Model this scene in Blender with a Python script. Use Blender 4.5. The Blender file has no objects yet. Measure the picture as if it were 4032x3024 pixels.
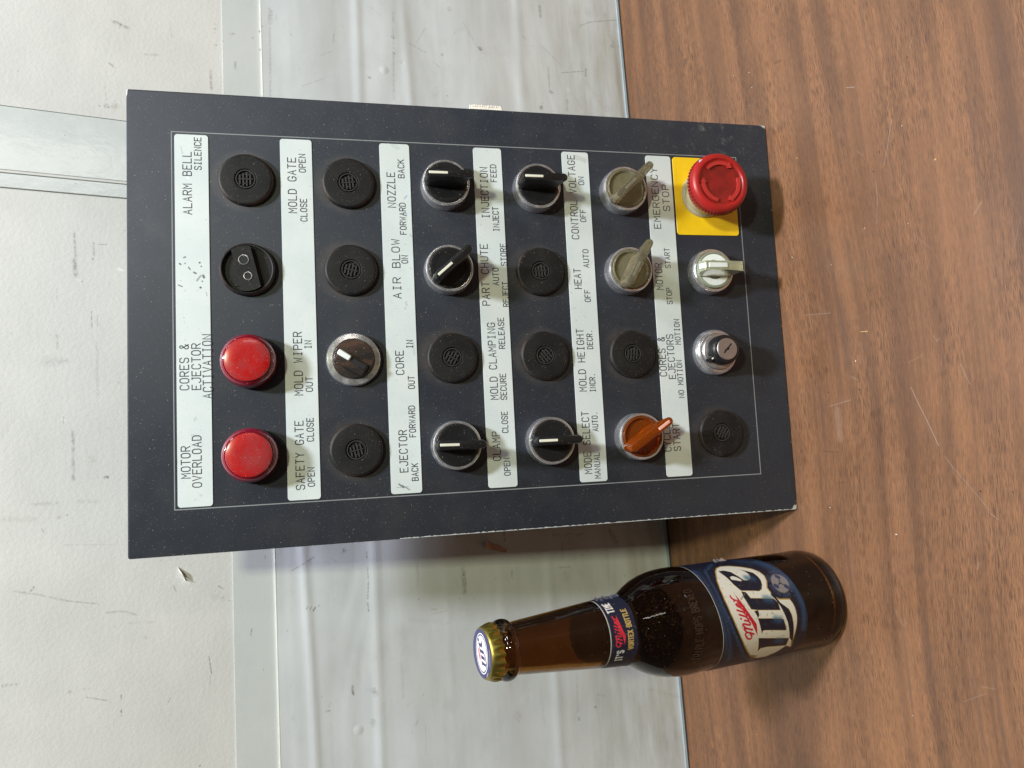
import bpy, math, random
import numpy as np
from mathutils import Matrix, Vector
random.seed(7)
R = math.radians
sc = bpy.context.scene
C = sc.collection
MM = 0.001

# ------------------------------------------------------------------ camera
CAMPOS = Vector((0.0120557759, -0.444405151, 0.378710654))
YAW, PITCH, ROLL = 0.141147565, 0.434892860, -0.00796925738
fwd = Vector((math.sin(YAW)*math.cos(PITCH), math.cos(YAW)*math.cos(PITCH), -math.sin(PITCH)))
rt = fwd.cross(Vector((0, 0, 1))).normalized()
up = rt.cross(fwd)
r2 = math.cos(ROLL)*rt + math.sin(ROLL)*up
u2 = -math.sin(ROLL)*rt + math.cos(ROLL)*up
cd = bpy.data.cameras.new('camera')
cd.sensor_width = 36.0
cd.lens = 2950.9/4032*36.0
cd.clip_start, cd.clip_end = 0.01, 50
cam = bpy.data.objects.new('camera', cd)
C.objects.link(cam)
X, Y, Z = -u2, r2, -fwd          # the phone was held upright, the picture is stored on its side
cam.matrix_world = Matrix(((X.x, Y.x, Z.x, CAMPOS.x), (X.y, Y.y, Z.y, CAMPOS.y), (X.z, Y.z, Z.z, CAMPOS.z), (0, 0, 0, 1)))
sc.camera = cam

# ------------------------------------------------------------------ light
sc.view_settings.view_transform = 'Standard'
sc.view_settings.look = 'None'
sc.view_settings.exposure = 0.0
sc.view_settings.gamma = 1.0
w = bpy.data.worlds.new('World'); sc.world = w
w.use_nodes = True
bg = w.node_tree.nodes['Background']
bg.inputs[0].default_value = (1.0, 0.93, 0.76, 1)
bg.inputs[1].default_value = 0.055
def lamp(name, pos, aim, sx, sy, energy, col):
    l = bpy.data.lights.new(name, 'AREA'); l.shape = 'RECTANGLE'; l.size = sx; l.size_y = sy
    l.energy = energy; l.color = col
    o = bpy.data.objects.new(name, l); C.objects.link(o)
    o.location = pos
    o.rotation_euler = (Vector(aim)-Vector(pos)).to_track_quat('-Z', 'Y').to_euler()
    return o
lamp('ceiling_lamp', (0.505, -1.71, 2.14), (0.1, 0, 0.2), 0.17, 0.17, 30.5, (0.95, 1.0, 0.70))
lamp('ceiling_lamp', (0.37, -0.42, 1.62), (0.1, 0, 0.2), 0.13, 0.13, 31, (0.82, 0.87, 1.0))
lamp('ceiling_lamp', (1.02, -0.56, 1.60), (0.0, -0.05, 0.1), 0.20, 0.20, 6.5, (0.84, 0.88, 1.0))
lamp('tape_glare_light', (0.93, -1.6, 0.72), (0.24, 0.07, 0.43), 0.08, 0.5, 1.0, (1.0, 0.94, 0.86))  # added lamp, aimed to put a soft glare on the glossy tape

# ------------------------------------------------------------------ helpers
def link(name, verts, faces, mats, parent=None, smooth=False, loc=None, fmat=None, uvs=None):
    me = bpy.data.meshes.new(name)
    me.from_pydata([tuple(v) for v in verts], [], faces)
    for m in (mats if isinstance(mats, (list, tuple)) else [mats]):
        me.materials.append(m)
    if fmat:
        me.polygons.foreach_set('material_index', fmat)
    if uvs:
        ul = me.uv_layers.new(name='UVMap')
        for lp in me.loops:
            ul.data[lp.index].uv = uvs[lp.vertex_index]
    if smooth:
        me.polygons.foreach_set('use_smooth', [True]*len(me.polygons))
        if smooth != 'all':
            try: me.set_sharp_from_angle(angle=R(smooth if smooth is not True else 38))
            except Exception: pass
    me.update()
    o = bpy.data.objects.new(name, me); C.objects.link(o)
    if parent: o.parent = parent
    if loc: o.location = loc
    return o
def tag(o, label=None, cat=None, kind=None, group=None):
    if label: o['label'] = label
    if cat: o['category'] = cat
    if kind: o['kind'] = kind
    if group: o['group'] = group
    return o
class MB:
    def __init__(s): s.v = []; s.f = []
    def add(s, v, f):
        n = len(s.v); s.v += [tuple(a) for a in v]; s.f += [tuple(i+n for i in q) for q in f]
    def box(s, x0, x1, y0, y1, z0, z1, T=None, b=0.0):
        if b:
            s.loft([rrect(x0, x1, y0, y1, b, 3, z0, b*.6), rrect(x0, x1, y0, y1, b, 3, z0+b*.6), rrect(x0, x1, y0, y1, b, 3, z1-b*.6), rrect(x0, x1, y0, y1, b, 3, z1, b*.6)], T); return
        v = [(x, y, z) for z in (z0, z1) for y in (y0, y1) for x in (x0, x1)]
        if T: v = [T(p) for p in v]
        s.add(v, [(0, 2, 3, 1), (4, 5, 7, 6), (0, 1, 5, 4), (2, 6, 7, 3), (0, 4, 6, 2), (1, 3, 7, 5)])
    def lathe(s, prof, n=48, T=None, close=True):
        v = []; f = []
        rings = []
        for r, z in prof:
            if r < 1e-6: rings.append([len(v)]); v.append((0, 0, z))
            else:
                rings.append(list(range(len(v), len(v)+n)))
                v += [(r*math.cos(2*math.pi*i/n), r*math.sin(2*math.pi*i/n), z) for i in range(n)]
        for a, b in zip(rings, rings[1:]):
            for i in range(n):
                j = (i+1) % n
                if len(a) == 1 and len(b) == 1: continue
                if len(a) == 1: f.append((a[0], b[j], b[i])[::-1])
                elif len(b) == 1: f.append((a[i], a[j], b[0]))
                else: f.append((a[i], a[j], b[j], b[i]))
        if T: v = [T(p) for p in v]
        s.add(v, [q[::-1] for q in f])
    def loft(s, rings, T=None, cap0=True, cap1=True):
        n = len(rings[0]); v = [p for r in rings for p in r]; f = []
        for k in range(len(rings)-1):
            for i in range(n):
                j = (i+1) % n
                f.append((k*n+i, k*n+j, (k+1)*n+j, (k+1)*n+i))
        if cap0: f.append(tuple(range(n))[::-1])
        if cap1: f.append(tuple((len(rings)-1)*n+i for i in range(n)))
        if T: v = [T(p) for p in v]
        s.add(v, f)
    def prism(s, pts, z0, z1, T=None):
        s.loft([[(x, y, z0) for x, y in pts], [(x, y, z1) for x, y in pts]], T)
    def obj(s, name, mats, parent=None, smooth=False, loc=None): return link(name, s.v, s.f, mats, parent, smooth, loc)
def rrect(x0, x1, y0, y1, r, n, z, ins=0.0):
    x0 += ins; x1 -= ins; y0 += ins; y1 -= ins; r = max(r-ins, r*.3)
    out = []
    for cx, cy, a0 in ((x1-r, y1-r, 0), (x0+r, y1-r, 90), (x0+r, y0+r, 180), (x1-r, y0+r, 270)):
        for i in range(n+1):
            a = R(a0+90*i/n); out.append((cx+r*math.cos(a), cy+r*math.sin(a), z))
    return out
def scale_mm(mb): mb.v = [(x*MM, y*MM, z*MM) for x, y, z in mb.v]; return mb

# ------------------------------------------------------------------ stroke lettering
G = {
'A': [[(0,0),(2,6),(4,0)],[(.7,2.1),(3.3,2.1)]],
'B': [[(0,0),(0,6),(2.8,6),(3.7,5.3),(3.7,3.9),(2.8,3.2),(0,3.2)],[(2.8,3.2),(4,2.4),(4,.8),(3,0),(0,0)]],
'C': [[(4,4.8),(3.1,6),(.9,6),(0,4.8),(0,1.2),(.9,0),(3.1,0),(4,1.2)]],
'D': [[(0,0),(0,6),(2.6,6),(4,4.6),(4,1.4),(2.6,0),(0,0)]],
'E': [[(4,6),(0,6),(0,0),(4,0)],[(0,3.2),(3,3.2)]],
'F': [[(4,6),(0,6),(0,0)],[(0,3.2),(3,3.2)]],
'G': [[(4,4.8),(3.1,6),(.9,6),(0,4.8),(0,1.2),(.9,0),(3.1,0),(4,1.2),(4,2.8),(2.4,2.8)]],
'H': [[(0,0),(0,6)],[(4,0),(4,6)],[(0,3.1),(4,3.1)]],
'I': [[(2,0),(2,6)],[(1,6),(3,6)],[(1,0),(3,0)]],
'J': [[(4,6),(4,1.2),(3.1,0),(.9,0),(0,1.2)],[(2.8,6),(4.4,6)]],
'K': [[(0,0),(0,6)],[(4,6),(0,2.4)],[(1.4,3.6),(4,0)]],
'L': [[(0,6),(0,0),(4,0)]],
'M': [[(0,0),(0,6),(2,2.6),(4,6),(4,0)]],
'N': [[(0,0),(0,6),(4,0),(4,6)]],
'O': [[(.9,0),(0,1.4),(0,4.6),(.9,6),(3.1,6),(4,4.6),(4,1.4),(3.1,0),(.9,0)]],
'P': [[(0,0),(0,6),(3,6),(4,5.2),(4,3.7),(3,2.9),(0,2.9)]],
'Q': [[(.9,0),(0,1.4),(0,4.6),(.9,6),(3.1,6),(4,4.6),(4,1.4),(3.1,0),(.9,0)],[(2.4,1.8),(4,0)]],
'R': [[(0,0),(0,6),(3,6),(4,5.2),(4,3.8),(3,3),(0,3)],[(2,3),(4,0)]],
'S': [[(4,4.9),(3.2,6),(.8,6),(0,5),(0,4),(.8,3.2),(3.2,2.8),(4,2),(4,1),(3.2,0),(.8,0),(0,1.1)]],
'T': [[(0,6),(4,6)],[(2,6),(2,0)]],
'U': [[(0,6),(0,1.2),(.9,0),(3.1,0),(4,1.2),(4,6)]],
'V': [[(0,6),(2,0),(4,6)]],
'W': [[(0,6),(.8,0),(2,4),(3.2,0),(4,6)]],
'X': [[(0,0),(4,6)],[(0,6),(4,0)]],
'Y': [[(0,6),(2,3),(4,6)],[(2,3),(2,0)]],
'Z': [[(0,6),(4,6),(0,0),(4,0)]],
'&': [[(4,0),(.9,4.4),(.9,5.4),(1.6,6),(2.4,6),(3,5.3),(3,4.5),(.2,2),(.2,.8),(1,0),(2.6,0),(4,2.2)]],
'.': [[(1.8,0),(2.2,.5)]], "'": [[(2,6),(1.8,4.6)]], ' ': [],
}
def text_strokes(s, x0, x1, yc, h, ratio=.66):
    """polylines (mm) for a word whose ink runs from x0 to x1, centred on yc"""
    n = len(s); pitch = (x1-x0)/(n-1+ratio); wd = pitch*ratio
    return [[(x0+i*pitch+px/4*wd, yc-h/2+py/6*h) for px, py in st] for i, ch in enumerate(s) for st in G[ch]]
def ribbon(mb, pts, wd, z, T=None):
    P = [Vector(p) for p in pts]; closed = (P[0]-P[-1]).length < 1e-6 and len(P) > 2
    if closed: P = P[:-1]
    n = len(P); Lf = []; Rt = []
    for i in range(n):
        a = P[i-1] if (i or closed) else None; b = P[(i+1) % n] if (i < n-1 or closed) else None
        d1 = (P[i]-a).normalized() if a is not None else None; d2 = (b-P[i]).normalized() if b is not None else None
        if d1 is None: d1 = d2; base = P[i]-d2*wd*.4
        elif d2 is None: d2 = d1; base = P[i]+d1*wd*.4
        else: base = P[i]
        m = (d1+d2); m = m.normalized() if m.length > 1e-4 else d1
        nn = Vector((-m.y, m.x)); c = max(.45, nn.dot(Vector((-d1.y, d1.x))))
        off = nn*(wd/2/c)
        Lf.append(base+off); Rt.append(base-off)
    v = [(q.x, q.y, z) for q in Lf]+[(q.x, q.y, z) for q in Rt]
    f = [(i, n+i, n+i+1, i+1) for i in range(n-1)]
    if closed: f.append((n-1, 2*n-1, n, 0))
    if T: v = [T(p) for p in v]
    mb.add(v, f)

# ------------------------------------------------------------------ raster painting (prints, stains) - drawn here, no files
class Canvas:
    """x0,x1,y0,y1 in surface units; alpha 0 = bare surface"""
    def __init__(s, x0, x1, y0, y1, W, H, rgba=(0, 0, 0, 0)):
        s.x0, s.x1, s.y0, s.y1, s.W, s.H = x0, x1, y0, y1, W, H
        s.a = np.zeros((H, W, 4), np.float32); s.a[:] = rgba
        s.px = (x1-x0)/W; s.py = (y1-y0)/H
    def win(s, xa, xb, ya, yb):
        i0 = max(0, int((xa-s.x0)/s.px)); i1 = min(s.W, int((xb-s.x0)/s.px)+2)
        j0 = max(0, int((ya-s.y0)/s.py)); j1 = min(s.H, int((yb-s.y0)/s.py)+2)
        if i1 <= i0 or j1 <= j0: return None
        xs = s.x0+(np.arange(i0, i1)+.5)*s.px; ys = s.y0+(np.arange(j0, j1)+.5)*s.py
        return i0, i1, j0, j1, xs[None, :], ys[:, None]
    def blend(s, wi, m, col, mode='over'):
        i0, i1, j0, j1 = wi[:4]; A = s.a[j0:j1, i0:i1]
        m = m[..., None].astype(np.float32)
        ao = A[..., 3:4]; an = m+ao*(1-m)
        A[..., :3] = np.where(an > 1e-5, (np.array(col[:3], np.float32)*m+A[..., :3]*ao*(1-m))/np.maximum(an, 1e-5), A[..., :3])
        A[..., 3:4] = an
    def poly(s, pts, col, al=1.0):
        xs_ = [p[0] for p in pts]; ys_ = [p[1] for p in pts]
        wi = s.win(min(xs_), max(xs_), min(ys_), max(ys_))
        if not wi: return
        acc = 0
        for ox, oy in ((-.25, -.25), (.25, -.25), (-.25, .25), (.25, .25)):
            x = wi[4]+ox*s.px; y = wi[5]+oy*s.py; ins = np.zeros((y.shape[0], x.shape[1]), bool)
            for (ax, ay), (bx, by) in zip(pts, pts[1:]+pts[:1]):
                if ay == by: continue
                c = ((ay > y) != (by > y)) & (x < (bx-ax)*(y-ay)/(by-ay)+ax)
                ins ^= c
            acc = acc+ins.astype(np.float32)/4
        s.blend(wi, acc*al, col)
    def line(s, pts, wd, col, al=1.0, soft=None, yscale=1.0, xscale=1.0):
        """xscale/yscale: surface units -> mm"""
        soft = soft if soft is not None else wd*.25
        P = [(p[0]*xscale, p[1]*yscale) for p in pts]; 
        if len(P) == 1: P = P*2
        r = wd/2+soft
        wi = s.win((min(p[0] for p in P)-r)/xscale, (max(p[0] for p in P)+r)/xscale, (min(p[1] for p in P)-r)/yscale, (max(p[1] for p in P)+r)/yscale)
        if not wi: return
        x = wi[4]*xscale; y = wi[5]*yscale; D = None
        for (ax, ay), (bx, by) in zip(P, P[1:]):
            dx, dy = bx-ax, by-ay; L = dx*dx+dy*dy
            t = np.clip(((x-ax)*dx+(y-ay)*dy)/L, 0, 1) if L > 1e-9 else 0
            d = np.hypot(x-ax-t*dx, y-ay-t*dy); D = d if D is None else np.minimum(D, d)
        m = np.clip((wd/2+soft-D)/max(2*soft, 1e-6), 0, 1)
        s.blend(wi, m*m*(3-2*m)*al, col)
    def image(s, name):
        im = bpy.data.images.new(name, s.W, s.H, alpha=True, float_buffer=False)
        im.alpha_mode = 'CHANNEL_PACKED'
        im.pixels.foreach_set(np.clip(s.a, 0, 1).ravel()); im.update(); im.pack()
        return im
def srgb(r, g, b): return (r/255, g/255, b/255)          # print colours in images
def lin(r, g, b): return tuple(((v/255+.055)/1.055)**2.4 for v in (r, g, b))   # node colours
INK = {'g': srgb(62, 60, 56), 'b': srgb(112, 96, 70), 'w': srgb(246, 244, 238), 'u': srgb(70, 120, 175), 'y': srgb(205, 165, 100), 'd': (0.1, .08, .07)}

# ------------------------------------------------------------------ node helpers
class NT:
    def __init__(s, name):
        s.m = bpy.data.materials.new(name); s.m.use_nodes = True; s.t = s.m.node_tree; s.n = s.t.nodes
        s.b = s.n['Principled BSDF']; s.co = s.n.new('ShaderNodeTexCoord').outputs['Object']
    def shuffle(s):
        s.raw = s.co; oi = s.N('ShaderNodeObjectInfo'); v = s.N('ShaderNodeVectorMath', operation='ADD')
        c = s.N('ShaderNodeCombineXYZ'); s.L(oi.outputs['Random'], c.inputs[0]); s.L(oi.outputs['Random'], c.inputs[2])
        s.L(s.raw, v.inputs[0]); s.L(c.outputs[0], v.inputs[1]); s.co = v.outputs[0]; return s
    def N(s, t, **k):
        x = s.n.new(t)
        for a, b in k.items(): setattr(x, a, b)
        return x
    def L(s, a, b): s.t.links.new(a, b)
    def mp(s, scale=(1, 1, 1), loc=(0, 0, 0), rot=(0, 0, 0), src=None):
        x = s.N('ShaderNodeMapping'); x.inputs['Scale'].default_value = scale; x.inputs['Location'].default_value = loc; x.inputs['Rotation'].default_value = rot
        s.L(src or s.co, x.inputs[0]); return x.outputs[0]
    def noise(s, scale, src=None, detail=3, rough=.55, dist=0):
        x = s.N('ShaderNodeTexNoise'); x.inputs['Scale'].default_value = scale; x.inputs['Detail'].default_value = detail
        x.inputs['Roughness'].default_value = rough; x.inputs['Distortion'].default_value = dist
        s.L(src or s.co, x.inputs['Vector']); return x.outputs['Fac']
    def vor(s, scale, src=None, out='Distance'):
        x = s.N('ShaderNodeTexVoronoi'); x.inputs['Scale'].default_value = scale; s.L(src or s.co, x.inputs['Vector']); return x.outputs[out], x.outputs['Color']
    def ramp(s, fac, *stops, interp='LINEAR'):
        x = s.N('ShaderNodeValToRGB'); x.color_ramp.interpolation = interp; e = x.color_ramp.elements
        while len(e) < len(stops): e.new(.5)
        for el, (p, c) in zip(e, stops):
            el.position = p; el.color = (c, c, c, 1) if isinstance(c, (int, float)) else (*c, 1)
        s.L(fac, x.inputs[0]); return x.outputs[0]
    def mix(s, fac, a, b, mode='MIX'):
        x = s.N('ShaderNodeMix', data_type='RGBA', blend_type=mode)
        for sock, val in ((x.inputs[0], fac), (x.inputs[6], a), (x.inputs[7], b)):
            if isinstance(val, (int, float)): sock.default_value = val
            elif isinstance(val, tuple): sock.default_value = (*val, 1)
            else: s.L(val, sock)
        return x.outputs[2]
    def math(s, op, a, b=None, clamp=False):
        x = s.N('ShaderNodeMath', operation=op, use_clamp=clamp)
        for sock, val in ((x.inputs[0], a), (x.inputs[1], b)):
            if val is None: continue
            if isinstance(val, (int, float)): sock.default_value = val
            else: s.L(val, sock)
        return x.outputs[0]
    def sep(s, src=None):
        x = s.N('ShaderNodeSeparateXYZ'); s.L(src or s.co, x.inputs[0]); return x.outputs
    def img(s, im, vec, ext='CLIP'):
        x = s.N('ShaderNodeTexImage', image=im, extension=ext); s.L(vec, x.inputs[0]); return x.outputs['Color'], x.outputs['Alpha']
    def out(s, color=None, rough=None, bump=None, strength=.3, dist=.001, **k):
        def put(nm, val):
            if isinstance(val, (int, float)): s.b.inputs[nm].default_value = val
            elif isinstance(val, tuple): s.b.inputs[nm].default_value = (*val, 1) if len(val) == 3 else val
            else: s.L(val, s.b.inputs[nm])
        if color is not None: put('Base Color', color)
        if rough is not None: put('Roughness', rough)
        for a, b in k.items(): put(a.replace('_', ' '), b)
        if bump is not None:
            x = s.N('ShaderNodeBump'); x.inputs['Strength'].default_value = strength; x.inputs['Distance'].default_value = dist
            s.L(bump, x.inputs['Height']); s.L(x.outputs[0], s.b.inputs['Normal'])
        return s.m
def dusty(t, col, amount=.5, scale=420, dust=(.36, .32, .25)):
    """sparse specks of dust over a base colour"""
    d1, c1 = t.vor(scale); sel = t.ramp(t.sep(c1)[0], (1-amount*.55, 0), (1-amount*.55+.04, 1))
    m1 = t.math('MULTIPLY', t.ramp(d1, (.05, 1), (.12, 0)), sel)
    d2, c2 = t.vor(scale*2.3); sel2 = t.ramp(t.sep(c2)[1], (1-amount*.7, 0), (1-amount*.7+.04, .55))
    m2 = t.math('MULTIPLY', t.ramp(d2, (.09, 1), (.20, 0)), sel2)
    m = t.math('MAXIMUM', m1, m2)
    tint = t.mix(t.sep(c1)[2], dust, tuple(min(1, v*1.5) for v in dust))
    return t.mix(m, col, tint), m
def simple(name, col, rough=.5, amount=0, bump=None, **k):
    t = NT(name).shuffle(); c = col
    n = t.noise(60, detail=4)
    c = t.mix(t.ramp(n, (.3, 0), (.75, 1)), col, tuple(v*1.25+.004 for v in col))
    if amount: c, _ = dusty(t, c, amount)
    return t.out(c, rough, bump=t.noise(900, detail=2) if bump else None, strength=bump or .1, dist=.0003, **k)
TEXTS=[('MOTOR',41.6,58.9,375.2,1),('OVERLOAD',36.4,64.6,369.4,1),('CORES &',90.3,115.6,375.4,1),('EJECTOR',90.3,116,369.2,1),('ACTIVATION',85.3,121.1,363.4,1),('ALARM BELL',190.3,226.7,372.8,1),('SILENCE',216.6,235.5,367,0),('SAFETY GATE',31.9,70.6,314.8,1),('OPEN',33.3,43.8,308.8,0),('CLOSE',58.9,72,308.7,0),('MOLD WIPER',85.5,121.9,314.5,1),('OUT',87.4,95.7,308.6,0),('IN',112.3,116.8,308.7,0),('MOLD GATE',192.6,225.8,315.4,1),('CLOSE',187.7,201,309.2,0),('OPEN',217.3,228.2,309.4,0),('EJECTOR',38.5,62.8,256.3,1),('BACK',33.2,43.1,250,0),('FORWARD',58.8,77,250.5,0),('CORE',95.9,110,256.5,1),('OUT',87.3,94.7,250.1,0),('IN',111.5,116.2,250.3,0),('AIR BLOW',141.7,177.6,256.5,1),('ON',163.1,167.7,251.3,0),('NOZZLE',197.5,219.1,257.8,1),('FORWARD',180.9,200.2,251.5,0),('BACK',216,227.3,251.5,0),('CLAMP',42.4,59.6,200.5,1),('OPEN',33.2,43.4,194.5,0),('CLOSE',58.9,71.5,194.6,0),('MOLD CLAMPING',79.3,126.2,200.3,1),('SECURE',79,94.7,194.4,0),('RELEASE',110.4,129.3,194,0),('PART CHUTE',137.3,175.5,202.5,1),('AUTO',149.8,160.5,195.8,0),('REJECT',136.5,151.8,190.1,0),('STORE',162.3,176,190.2,0),('INJECTION',192.1,224.5,200.3,1),('INJECT',183.9,199.2,194,0),('FEED',215.6,226.5,194.1,0),('MODE SELECT',31.4,69.6,143.2,1),('MANUAL',28.2,43.9,137.2,0),('AUTO.',57.4,69.4,137,0),('MOLD HEIGHT',82.6,121.8,143.5,1),('INCR.',82,93.5,137.1,0),('DECR.',109.2,121.2,137.2,0),('HEAT',147.8,160.4,142.8,1),('OFF',139.3,146.8,136.9,0),('AUTO',161.5,173,136.5,0),('CONTROL VOLTAGE',179.9,235,142.6,1),('OFF',191.3,199.2,136.7,0),('ON',215.6,220.7,136.6,0),('CYCLE',42.6,59.8,89.2,1),('START',42.7,60,82.6,1),('CORES &',90.7,115.8,88.7,1),('EJECTORS',88.9,117.5,82.6,1),('NO MOTION',76.4,100.6,77.2,0),('MOTION',111.1,127.4,77,0),('MOTOR',147.2,164.5,87.1,1),('STOP',137.7,148.1,80.8,0),('START',161.7,174.6,80.3,0),('EMERGENCY',188,228.8,85.7,1),('STOP',200,217.5,78.4,1)]
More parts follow.
